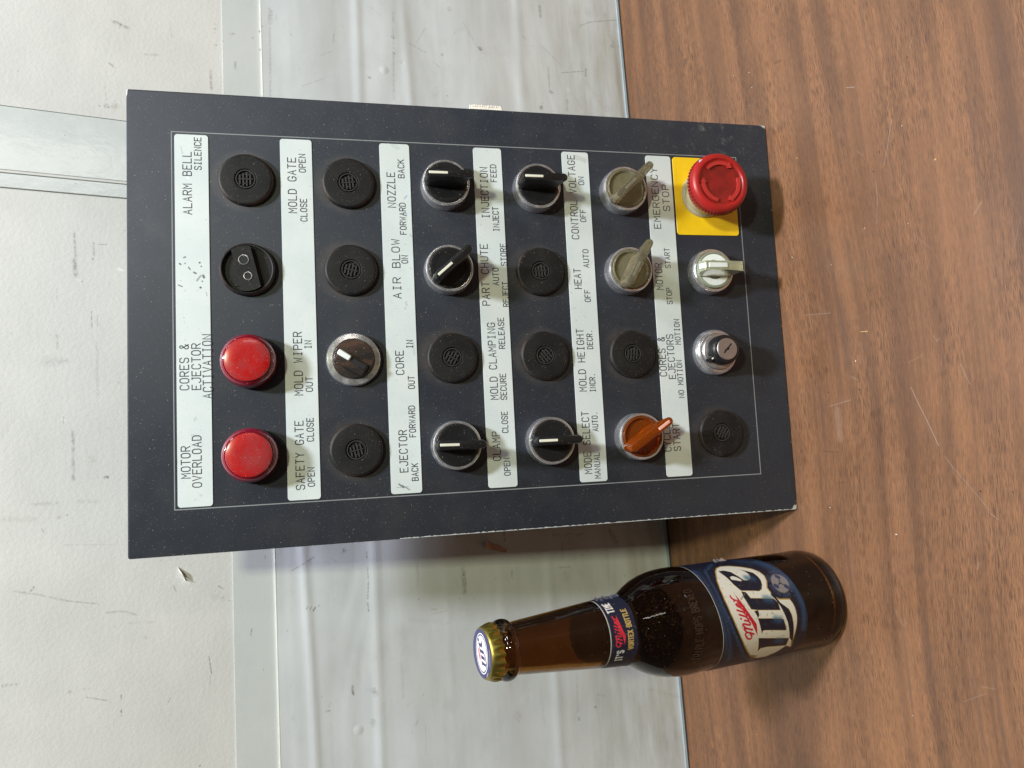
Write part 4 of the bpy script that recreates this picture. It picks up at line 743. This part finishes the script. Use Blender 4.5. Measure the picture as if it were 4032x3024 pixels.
t.L(t.math('SUBTRACT', 1.0, dust), t.b.inputs['Transmission Weight']); glass = t.m
outer = [(0, 3), (20, 2.2), (25.5, .6), (27.6, .2), (29.2, 1.0), (30.2, 3.2), (30.6, 7), (30.5, 12), (30.2, 14), (30.2, 60), (30.2, 102), (30.6, 106), (30.4, 112), (29.6, 119), (28.2, 125), (26.2, 130.5), (23.6, 135.5), (21.2, 139.5), (19.7, 143), (19.0, 147), (18.5, 155), (17.9, 163), (17.1, 172), (16.1, 183), (15.1, 194), (14.1, 205), (13.5, 211.5), (13.5, 213.5), (14.5, 214.0), (15.5, 215.4), (15.8, 217.2), (15.5, 219.2), (14.4, 220.6), (13.3, 221.4), (13.1, 224), (13.0, 228.3), (9.6, 228.5)]
inner = [(9.4, 228.2), (9.6, 216), (10.6, 205), (12.4, 187), (14.0, 172), (15.3, 160), (16.2, 147), (17.2, 141), (20.4, 135), (24.0, 128.5), (26.2, 121), (27.3, 113), (27.5, 104), (27.5, 12), (25.5, 7), (18, 6), (0, 8)]
mb = MB(); mb.lathe((outer+inner)[::-1], 96); scale_mm(mb)
gl = mb.obj('glass', glass, bot, smooth=50)
# raised lettering and ribs moulded on the shoulder
def rad_at(z):
    for (r0, z0), (r1, z1) in zip(outer[1:], outer[2:]):
        if z0 <= z <= z1 and z1 > z0: return r0+(r1-r0)*(z-z0)/(z1-z0)
    return 13
def oncyl(th, z, dr): a = R(th); r = rad_at(z)+dr; return (r*math.sin(a), -r*math.cos(a), z)
def ribbon_cyl(mb, st, wd, dr):      # st in (mm along the surface, z) -> little raised bars
    for (ax, az), (bx_, bz) in zip(st, st[1:]):
        L_ = math.hypot(bx_-ax, bz-az); nx_, nz_ = -(bz-az)/L_*wd/2, (bx_-ax)/L_*wd/2
        q = [(ax+nx_, az+nz_), (bx_+nx_, bz+nz_), (bx_-nx_, bz-nz_), (ax-nx_, az-nz_)]
        mb.loft([[oncyl(x/.5, z, -.3) for x, z in q], [oncyl((ax+bx_)/2/.5+((x/.5)-(ax+bx_)/2/.5)*.7, z, dr) for x, z in q]])
mb = MB()
for s, a, b_ in (('TRIPLE', -33, -8.5), ('HOPS', -3.5, 13), ('BREWED', 18, 42)):
    for st in text_strokes(s, a*.5, b_*.5, 113.3, 4.8):
        ribbon_cyl(mb, st, .7, .42)
scale_mm(mb); mb.obj('moulded_lettering', simple('dark_moulded_glass', (.016, .008, .005), .10, 0, None, Coat_Weight=1.0, Coat_Roughness=.03), gl, smooth=60)
# beer inside
t = NT('dark_beer'); beer = t.out((.018, .0052, .0036), .5, Specular_IOR_Level=.1)
mb = MB(); mb.lathe([(r+.05, z) for r, z in [(14.0, 171), (15.3, 160), (16.2, 147), (17.2, 141), (20.4, 135), (24.0, 128.5), (26.2, 121), (27.3, 113), (27.5, 104), (27.5, 12), (25.5, 7.2), (18, 6.3), (0, 8.2)]]+[], 64)
mb.v = mb.v; mb.lathe([(0, 170.2), (10, 170.2), (14.05, 171)], 64); scale_mm(mb); mb.obj('beer', beer, bot, smooth=40)
# --- crown cap
gold = NT('gold_crown'); gn = gold.noise(200, detail=4); gold_m = gold.out(gold.mix(gold.ramp(gn, (.4, 0), (.65, .7)), (.52, .41, .07), (.20, .15, .05)), gold.ramp(gn, (.35, .20), (.65, .45)), Metallic=.95, bump=gn, strength=.15, dist=.0003)
mb = MB(); nf = 21; ns = nf*8
def fl(r, z, amp, dz=0): return [((r+amp*(.5+.5*math.cos(nf*2*math.pi*i/ns)))*math.cos(2*math.pi*i/ns), (r+amp*(.5+.5*math.cos(nf*2*math.pi*i/ns)))*math.sin(2*math.pi*i/ns), z+dz*(.5+.5*math.cos(nf*2*math.pi*i/ns))) for i in range(ns)]
mb.loft([fl(13.3, 222.6, 1.75, -.2), fl(13.5, 224.2, 1.3), fl(13.75, 225.6, .75), fl(13.7, 227.0, .25), fl(13.5, 228.2, 0), fl(13.1, 229.0, 0), fl(12.6, 229.45, 0), fl(12.2, 229.6, 0)], cap0=False)
scale_mm(mb); cap = mb.obj('crown_cap', gold_m, bot, smooth=60)
# --- printed artwork (drawn as flat print)
NAVY, STEEL, CREAM, GOLD, RED, BLU = srgb(17, 23, 44), srgb(44, 74, 106), srgb(226, 222, 208), srgb(176, 140, 72), srgb(196, 28, 46), srgb(40, 92, 132)
ART = {
'white':[(61.9,85.3),(68.1,81.9),(70.7,77.9),(69.3,72.1),(63.9,65.2),(58.1,59.5),(52.1,56.3),(45.3,55.0),(38.8,55.8),(30.9,58.2),(27.7,57.8),(19.9,55.8),(16.6,52.5),(14.9,45.1),(10.4,43.6),(5.3,42.6),(-3.1,41.8),(-11.5,41.8),(-20.2,42.2),(-26.9,42.4),(-35.5,41.9),(-44.7,40.9),(-40.4,46.1),(-44.1,48.0),(-51.1,51.7),(-57.1,56.6),(-55.6,64.0),(-47.2,71.1),(-36.7,76.2),(-26.9,80.3),(-14.9,84.3),(-2.6,87.6),(10.5,90.1),(25.2,91.5),(37.4,91.2),(48.0,89.7)],
'e':[(61.8,83.0),(61.9,79.4),(57.6,75.6),(53.4,74.5),(48.7,72.9),(43.9,71.4),(42.9,69.4),(44.7,66.4),(47.1,65.2),(51.0,65.0),(55.7,65.9),(59.3,68.1),(56.4,65.0),(51.7,61.2),(46.1,60.0),(40.8,59.7),(35.2,60.7),(30.1,62.6),(28.5,65.1),(29.7,68.2),(32.0,77.2),(34.1,78.3),(40.2,80.2),(50.1,81.5),(58.1,82.8)],
'ei':[(50.6,79.3),(51.4,77.0),(49.3,75.0),(46.1,73.4),(43.3,72.8),(43.1,74.0),(44.9,76.7),(46.7,79.4)],
't':[(31.2,77.5),(29.6,74.8),(22.5,73.1),(18.7,58.5),(17.6,56.4),(13.0,54.4),(5.2,53.9),(9.1,70.2),(11.1,75.0),(16.6,76.2),(24.7,77.7)],
'i':[(8.7,73.1),(8.8,70.2),(3.6,70.0),(0.7,71.4),(-3.7,54.1),(-5.4,52.1),(-17.1,49.7),(-17.9,50.3),(-13.3,66.3),(-13.6,68.0),(-17.0,68.4),(-12.5,69.2),(-3.9,70.6),(3.6,71.7)],
'L':[(-21.2,70.6),(-29.1,46.3),(-39.7,46.3),(-35.6,62.1),(-36.1,66.6),(-39.7,67.8),(-30.8,69.2)],
'sw':[(25.4,57.3),(21.5,55.4),(12.6,52.7),(4.8,47.4),(-2.1,45.7),(-10.7,44.7),(-19.8,43.8),(-27.7,43.0),(-35.5,41.9),(-44.7,40.9),(-33.9,43.2),(-28.7,45.8),(-18.7,47.5),(-9.6,48.9),(-0.8,50.9),(7.8,52.9),(16.5,55.4),(22.0,57.6)],
'wedge':[(29.9,83.0),(21.0,80.9),(11.5,78.3),(3.9,76.0),(-4.9,72.6),(-18.2,71.7),(-13.0,73.2),(-10.3,74.1),(1.1,77.4),(12.0,80.4),(19.7,82.3)],
}
def smooth_(p, n=5):
    o = []
    for i in range(len(p)-1):
        a, b, c, d = p[max(0, i-1)], p[i], p[i+1], p[min(len(p)-1, i+2)]
        for k in range(n):
            t_ = k/n; o.append(tuple(.5*(2*b[q]+(c[q]-a[q])*t_+(2*a[q]-5*b[q]+4*c[q]-d[q])*t_*t_+(3*b[q]-a[q]-3*c[q]+d[q])*t_**3) for q in (0, 1)))
    return o+[p[-1]]
def sc_(p):      # script letters: x 0..24 along the slanted base line, y = height in mm
    u_ = p[0]/24; return (-19+49*u_+p[1]*.35, 73.2+11.0*u_+p[1])
SCRIPT = [[sc_(q) for q in smooth_(s_)] for s_ in (
  [(1.6,3.2),(.2,2.6),(-1.2,3.8),(-1.2,6.0),(.6,7.0),(2.2,6.2),(2.4,3.5),(1.6,.6)], [(2.4,5.2),(4.2,6.6),(4.8,5.6),(4.2,.6)], [(4.6,4.8),(6.4,6.4),(7.2,5.4),(6.8,1.6),(7.6,.5),(9.0,1.2)],
  [(9.2,3.6),(9.0,1.0),(9.9,.4),(11.0,1.4)], [(9.9,5.6),(10.1,5.8)], [(12.2,5.4),(11.4,1.2),(12.2,.4),(13.4,1.4)], [(14.6,5.2),(13.8,1.2),(14.6,.4),(15.9,1.4)],
  [(16.0,1.6),(17.8,2.0),(18.0,3.2),(17.0,3.3),(16.4,1.6),(17.4,.4),(19.2,1.2)], [(19.6,3.2),(20.2,2.2),(20.0,.5)], [(20.2,2.2),(21.4,3.3),(22.6,3.0)])]
K = math.pi/180*30.3      # mm per degree round the bottle
cv = Canvas(-120, 120, 28, 108, 2000, 1260, (*NAVY, 1))
def ln(p, wd, c, al=1.0, soft=None): cv.line(p, wd, c, al, soft, 1.0, K)
for p, wd, al in (([(66,98),(39.7,99.8),(27.1,99.2),(13.8,97.2),(2.7,96.0),(-12.2,93.8),(-25.7,92.1),(-45,88)], 4.5, .8), ([(80,80),(63.4,92.1),(45.3,94.2),(27.0,94.6),(9.1,92.9),(-5.7,89.8),(-19.3,86.0),(-29.8,82.4),(-43.3,77.1),(-60,66)], 2.4, .7),
                  ([(70,50),(61.1,46.1),(49.2,42.4),(34.6,39.3),(18.8,37.9),(5.2,36.3),(-5.0,36.3),(-20,36)], 3.6, .85), ([(80,62),(72,56),(64,50),(50,46)], 4.5, .6)):
    ln(p, wd, STEEL, al, wd*.45)
ln([(66,97),(35,99.8),(10,96.5),(-10,94),(-44,90)], .5, (.03,.03,.08), .8, .8)
ln([(70,88),(50,93),(20,93),(-10,87.2),(-40,77),(-60,62)], .9, (.02,.02,.06), .7, .8)
cv.poly(ART['white'], CREAM)
ln(ART['white'][24:]+ART['white'][:14], .75, GOLD, 1)
ln(ART['white'][13:23], .5, GOLD, .9)
for k in ('e', 't', 'i', 'L'):
    cv.poly(ART[k], NAVY)
    xs = [p[0] for p in ART[k]]; zs_ = [p[1] for p in ART[k]]
    ln([((min(xs)+max(xs))/2+1, (min(zs_)+max(zs_))/2-3), ((min(xs)+max(xs))/2-1, min(zs_)+5)], 3.2, BLU, .8, 2.2)
    ln(ART[k]+ART[k][:1], .30, GOLD, .8)
cv.poly(ART['ei'], CREAM); cv.poly(ART['sw'], srgb(18, 20, 38)); ln(ART['sw'][3:11], .4, GOLD, .9)
cv.poly(ART['wedge'], RED)
for p in SCRIPT: ln(p, 1.0, RED, 1)
# hop roundel with ring lettering
hx, hz = 33.8, 47.0
ln([(hx, hz)], 12.5, srgb(158, 150, 146), .85, .8)
for a in (90, 210, 330):
    ex_, ez = hx+4.2*math.cos(R(a+20))/K, hz+4.2*math.sin(R(a+20))
    ln([(hx, hz), (hx+2*math.cos(R(a+20))/K, hz+2*math.sin(R(a+20)))], .6, NAVY); ln([(ex_-.5/K, ez-.5), (ex_+.4/K, ez+.5)], 2.3, srgb(40, 52, 92), .9, .4)
ring = 'GREAT PILSNER TASTE TRIPLE HOPS BREWED '
for i, ch in enumerate(ring):
    a = R(205-360*i/len(ring))
    for st in G[ch]:
        pts = []
        for px, py in st:
            rr_ = 6.9+py/6*1.7; aa = a-(px-2)/4*.10; pts.append((hx+rr_*math.cos(aa)/K, hz+rr_*math.sin(aa)))
        ln(pts, .28, srgb(70, 84, 120), .9)
rr = random.Random(9)
for k in range(260):     # wear on the print
    x, z = rr.uniform(-60, 75), rr.uniform(38, 96)
    ln([(x, z), (x+rr.gauss(0, 1.2), z+rr.gauss(0, .6))], rr.uniform(.2, .7), srgb(120, 105, 80), rr.uniform(.1, .5))
ln([(-46,71),(-50,66)], 1.4, srgb(90, 74, 50), .6); ln([(23,80),(28,76)], 1.0, srgb(120, 110, 90), .5); ln([(-52,69.5),(-56,66)], 2.6, srgb(104, 84, 50), .8)
label_img = cv.image('label_print')
def paper_print(name, im, rough=.42, dustn=.3):
    t = NT(name); uv = t.N('ShaderNodeTexCoord').outputs['UV']; c, a = t.img(im, uv, 'EXTEND')
    c, _ = dusty(t, c, dustn, 420, (.42, .38, .30)); return t.out(c, rough, bump=t.noise(700, detail=2), strength=.08, dist=.0002)
label_mat = paper_print('bottle_label_print', label_img)
paper_edge = simple('label_paper_edge', (.55, .52, .46), .7)
def interp(tab, x):
    for (x0, y0), (x1, y1) in zip(tab, tab[1:]):
        if x <= x1: q = max(0, (x-x0)/(x1-x0)); q = q*q*(3-2*q)*.35+q*.65; return y0+(y1-y0)*q
    return tab[-1][1]
def cyl_patch(name, th0, th1, zlo, zhi, rfun, mat, parent, nz=10, uvb=(-120, 120, 28, 108), n=72):
    v = []; f = []; uv = []
    for i in range(n+1):
        th = th0+(th1-th0)*i/n
        for j in range(nz+1):
            z = zlo(th)+(zhi(th)-zlo(th))*j/nz; r = rfun(z); a = R(th)
            v.append((r*math.sin(a)*MM, -r*math.cos(a)*MM, z*MM)); uv.append(((th-uvb[0])/(uvb[1]-uvb[0]), (z-uvb[2])/(uvb[3]-uvb[2])))
    m = nz+1
    for i in range(n):
        for j in range(nz): a = i*m+j; f.append((a, a+m, a+m+1, a+1))
    return link(name, v, f, mat, parent, smooth='all', uvs=uv)
lo = [(-112, 92), (-100, 70), (-84, 46), (-62, 35.8), (-46, 34.2), (-35, 33.0), (-9, 33.2), (11.7, 34.8), (24.8, 36.5), (37, 38.2), (48, 39.8), (61, 42), (76, 47), (92, 60), (104, 80), (112, 96)]
hi = [(-112, 94), (-60, 94.2), (-32, 95.2), (-13, 96.4), (0, 97.4), (11, 98.2), (23, 98.9), (36, 99.4), (54, 100.0), (112, 100)]
lab = cyl_patch('front_label', -111, 111, lambda a: interp(lo, a), lambda a: interp(hi, a), lambda z: 30.36, label_mat, bot, 12)
cyl_patch('paper_rim', -111, 111, lambda a: interp(hi, a), lambda a: interp(hi, a)+.32, lambda z: 30.34, paper_edge, bot, 1)
# neck label
cv = Canvas(-90, 110, 140, 166, 1400, 640, (*srgb(20, 26, 48), 1)); K2 = math.pi/180*18.8
CV2 = lambda p, wd, c, al=1.0, soft=None: cv.line(p, wd, c, al, soft, 1.0, K2)
for st in text_strokes("IT'S", -43, -22, 156.3, 3.9): CV2(st, .85, srgb(210, 214, 206))
for st in text_strokes('TIME', 44, 66, 157.9, 3.9): CV2(st, .85, srgb(226, 216, 208))
for st in text_strokes('VORTEX', -21, 9.5, 150.2, 2.9): CV2(st, .72, srgb(184, 152, 84))
for st in text_strokes('BOTTLE', 16, 46, 150.4, 2.9): CV2(st, .72, srgb(184, 152, 84))
def remap(p): return ((p[0]+23.6)/(31+23.6)*58-18, 156.2+(p[1]-79-(p[0]-5)*.17)*.62)
cv.poly([remap(p) for p in ART['wedge']], srgb(206, 40, 56))
for p in SCRIPT: CV2([remap(q) for q in p], .75, srgb(206, 40, 56))
cv.line([(-90, 162.0), (110, 162.0)], .35, srgb(150, 140, 120), .8, .15)
for k in range(120):
    x, z = rr.uniform(-60, 80), rr.uniform(144, 162); CV2([(x, z), (x+rr.gauss(0, 1.5), z+rr.gauss(0, .5))], rr.uniform(.15, .4), srgb(110, 104, 90), rr.uniform(.1, .5))
neck_img = cv.image('neck_label_print')
neck_mat = paper_print('neck_label_print', neck_img, .5)
cyl_patch('neck_label', -80, 100, lambda a: 146.0+.3*math.sin(a*.1), lambda a: 162.2, lambda z: rad_at(z)+.14, neck_mat, bot, 8, (-90, 110, 140, 166))
cyl_patch('paper_rim', -80, 100, lambda a: 162.2, lambda a: 162.55, lambda z: rad_at(z)+.12, paper_edge, bot, 1)
# curled scraps of paper and foil
mb = MB(); 
for k in range(7):
    th = 78+rr.uniform(-4, 4); z0 = 146+k*2.2+rr.uniform(-.6, .6); r0 = rad_at(z0)+.15
    q = [oncyl(th, z0, .15), oncyl(th+6, z0+.5, 1.0+rr.uniform(0, .9)), oncyl(th+7, z0+2.0, .7+rr.uniform(0, .8)), oncyl(th, z0+2.2, .15)]
    mb.add(q, [(0, 1, 2, 3)])
scale_mm(mb); mb.obj('paper_scrap', simple('scuffed_navy_paper', (.05, .05, .07), .8), bot)
foil = chrome_mat('silver_foil', (.75, .76, .78), .15, .1)
mb = MB(); base_ = [oncyl(86+2*math.sin(k), 66+k*2.0, .2) for k in range(6)]; out_ = [oncyl(91+2*math.cos(k*2), 66.3+k*1.8, 1.5+.6*math.sin(k*2.2)) for k in range(6)]
mb.add(base_+out_, [(i, i+1, i+7, i+6) for i in range(5)]); scale_mm(mb); mb.obj('foil_scrap', foil, bot)
# cap print
cv = Canvas(-12.8, 12.8, -12.8, 12.8, 700, 700, (*srgb(38, 40, 92), 1))
def ell(rx, ry, cx=0, cy=0, n=48): return [(cx+rx*math.cos(2*math.pi*i/n), cy+ry*math.sin(2*math.pi*i/n)) for i in range(n)]
cv.poly(ell(10.3, 7.9), srgb(236, 230, 232)); cv.poly(ell(9.7, 7.3), srgb(30, 32, 74)); cv.poly(ell(9.0, 6.6), srgb(240, 230, 228))
def rc(p): return ((p[0]-6.5)*.134, (p[1]-66)*.25+.2)
for k in ('e', 't', 'i', 'L', 'sw'): cv.poly([rc(p) for p in ART[k]], srgb(34, 38, 84))
cv.poly([rc(p) for p in ART['ei']], srgb(240, 230, 228)); cv.poly([rc(p) for p in ART['wedge']], srgb(206, 60, 80))
for p in SCRIPT: cv.line([rc(q) for q in p], .35, srgb(206, 60, 80))
cv.line([(-5, -9.6), (0, -10.6), (3, -10.3)], .5, srgb(190, 176, 160), .7); cv.line([(-10.8, -4.6), (-9.0, -6.4)], .8, srgb(190, 170, 120), .8)
cap_img = cv.image('cap_print'); cap_mat = paper_print('cap_print', cap_img, .22, .15)
cap_mat.node_tree.nodes['Principled BSDF'].inputs['Coat Weight'].default_value = .5
n = 64; v = [(0, 0, 229.78*MM)]; uv = [(.5, .5)]; f = []
A0 = R(-2)
for j, (r_, z_) in enumerate(((6, 229.77), (11.2, 229.72), (12.35, 229.64))):
    for i in range(n):
        a = 2*math.pi*i/n; v.append((r_*math.cos(a)*MM, r_*math.sin(a)*MM, z_*MM)); b_ = a+A0; uv.append((.5+r_*math.cos(b_)/25.6, .5+r_*math.sin(b_)/25.6))
for i in range(n):
    k = (i+1) % n; f.append((0, 1+i, 1+k))
    for j in range(2): a = 1+j*n; f.append((a+i, a+n+i, a+n+k, a+k))
link('cap_print', v, f, cap_mat, cap, smooth='all', uvs=uv)

# ================================================================== CRUMBS ON THE DESK
mats = [simple('pale_crumb', (.72, .66, .56), .8), simple('tan_crumb', (.62, .40, .18), .8), simple('dark_crumb', (.03, .025, .02), .8)]
v = []; f = []; fm = []; rr = random.Random(21)
crumbs = list(CHIPS)+[(rr.uniform(-120, 420), rr.uniform(-240, 60), rr.choice('wtdt')) for _ in range(60)]
for i, (x, y, c) in enumerate(crumbs):
    main = i < len(CHIPS); L_ = rr.uniform(.7, 1.3) if main else rr.uniform(.15, .4); W_ = L_*rr.uniform(.3, .6); a = rr.uniform(0, 3.1)
    if i == 13: L_, W_, a = 5.2, .55, 1.4
    if i == 2: L_, W_ = 1.3, .9
    n0 = len(v)
    for dx, dy, h in ((-L_/2, -W_/2, 0), (L_/2, -W_/3, 0), (L_/2.4, W_/2, 0), (-L_/2.2, W_/2.4, 0), (-L_/3, 0, .3), (L_/3, 0, .35)):
        v.append(((x+dx*math.cos(a)-dy*math.sin(a))*MM, (y+dx*math.sin(a)+dy*math.cos(a))*MM, (h+.02)*MM))
    ff = [(0, 1, 5, 4), (1, 2, 5), (2, 3, 4, 5), (3, 0, 4)]; f += [tuple(n0+q for q in t_) for t_ in ff]; fm += ['wtd'.index(c)]*4
o = link('crumbs', v, f, mats, fmat=fm); tag(o, 'tiny crumbs and wood chips scattered on the walnut desk top', 'debris', 'stuff')
bpy.context.view_layer.update()
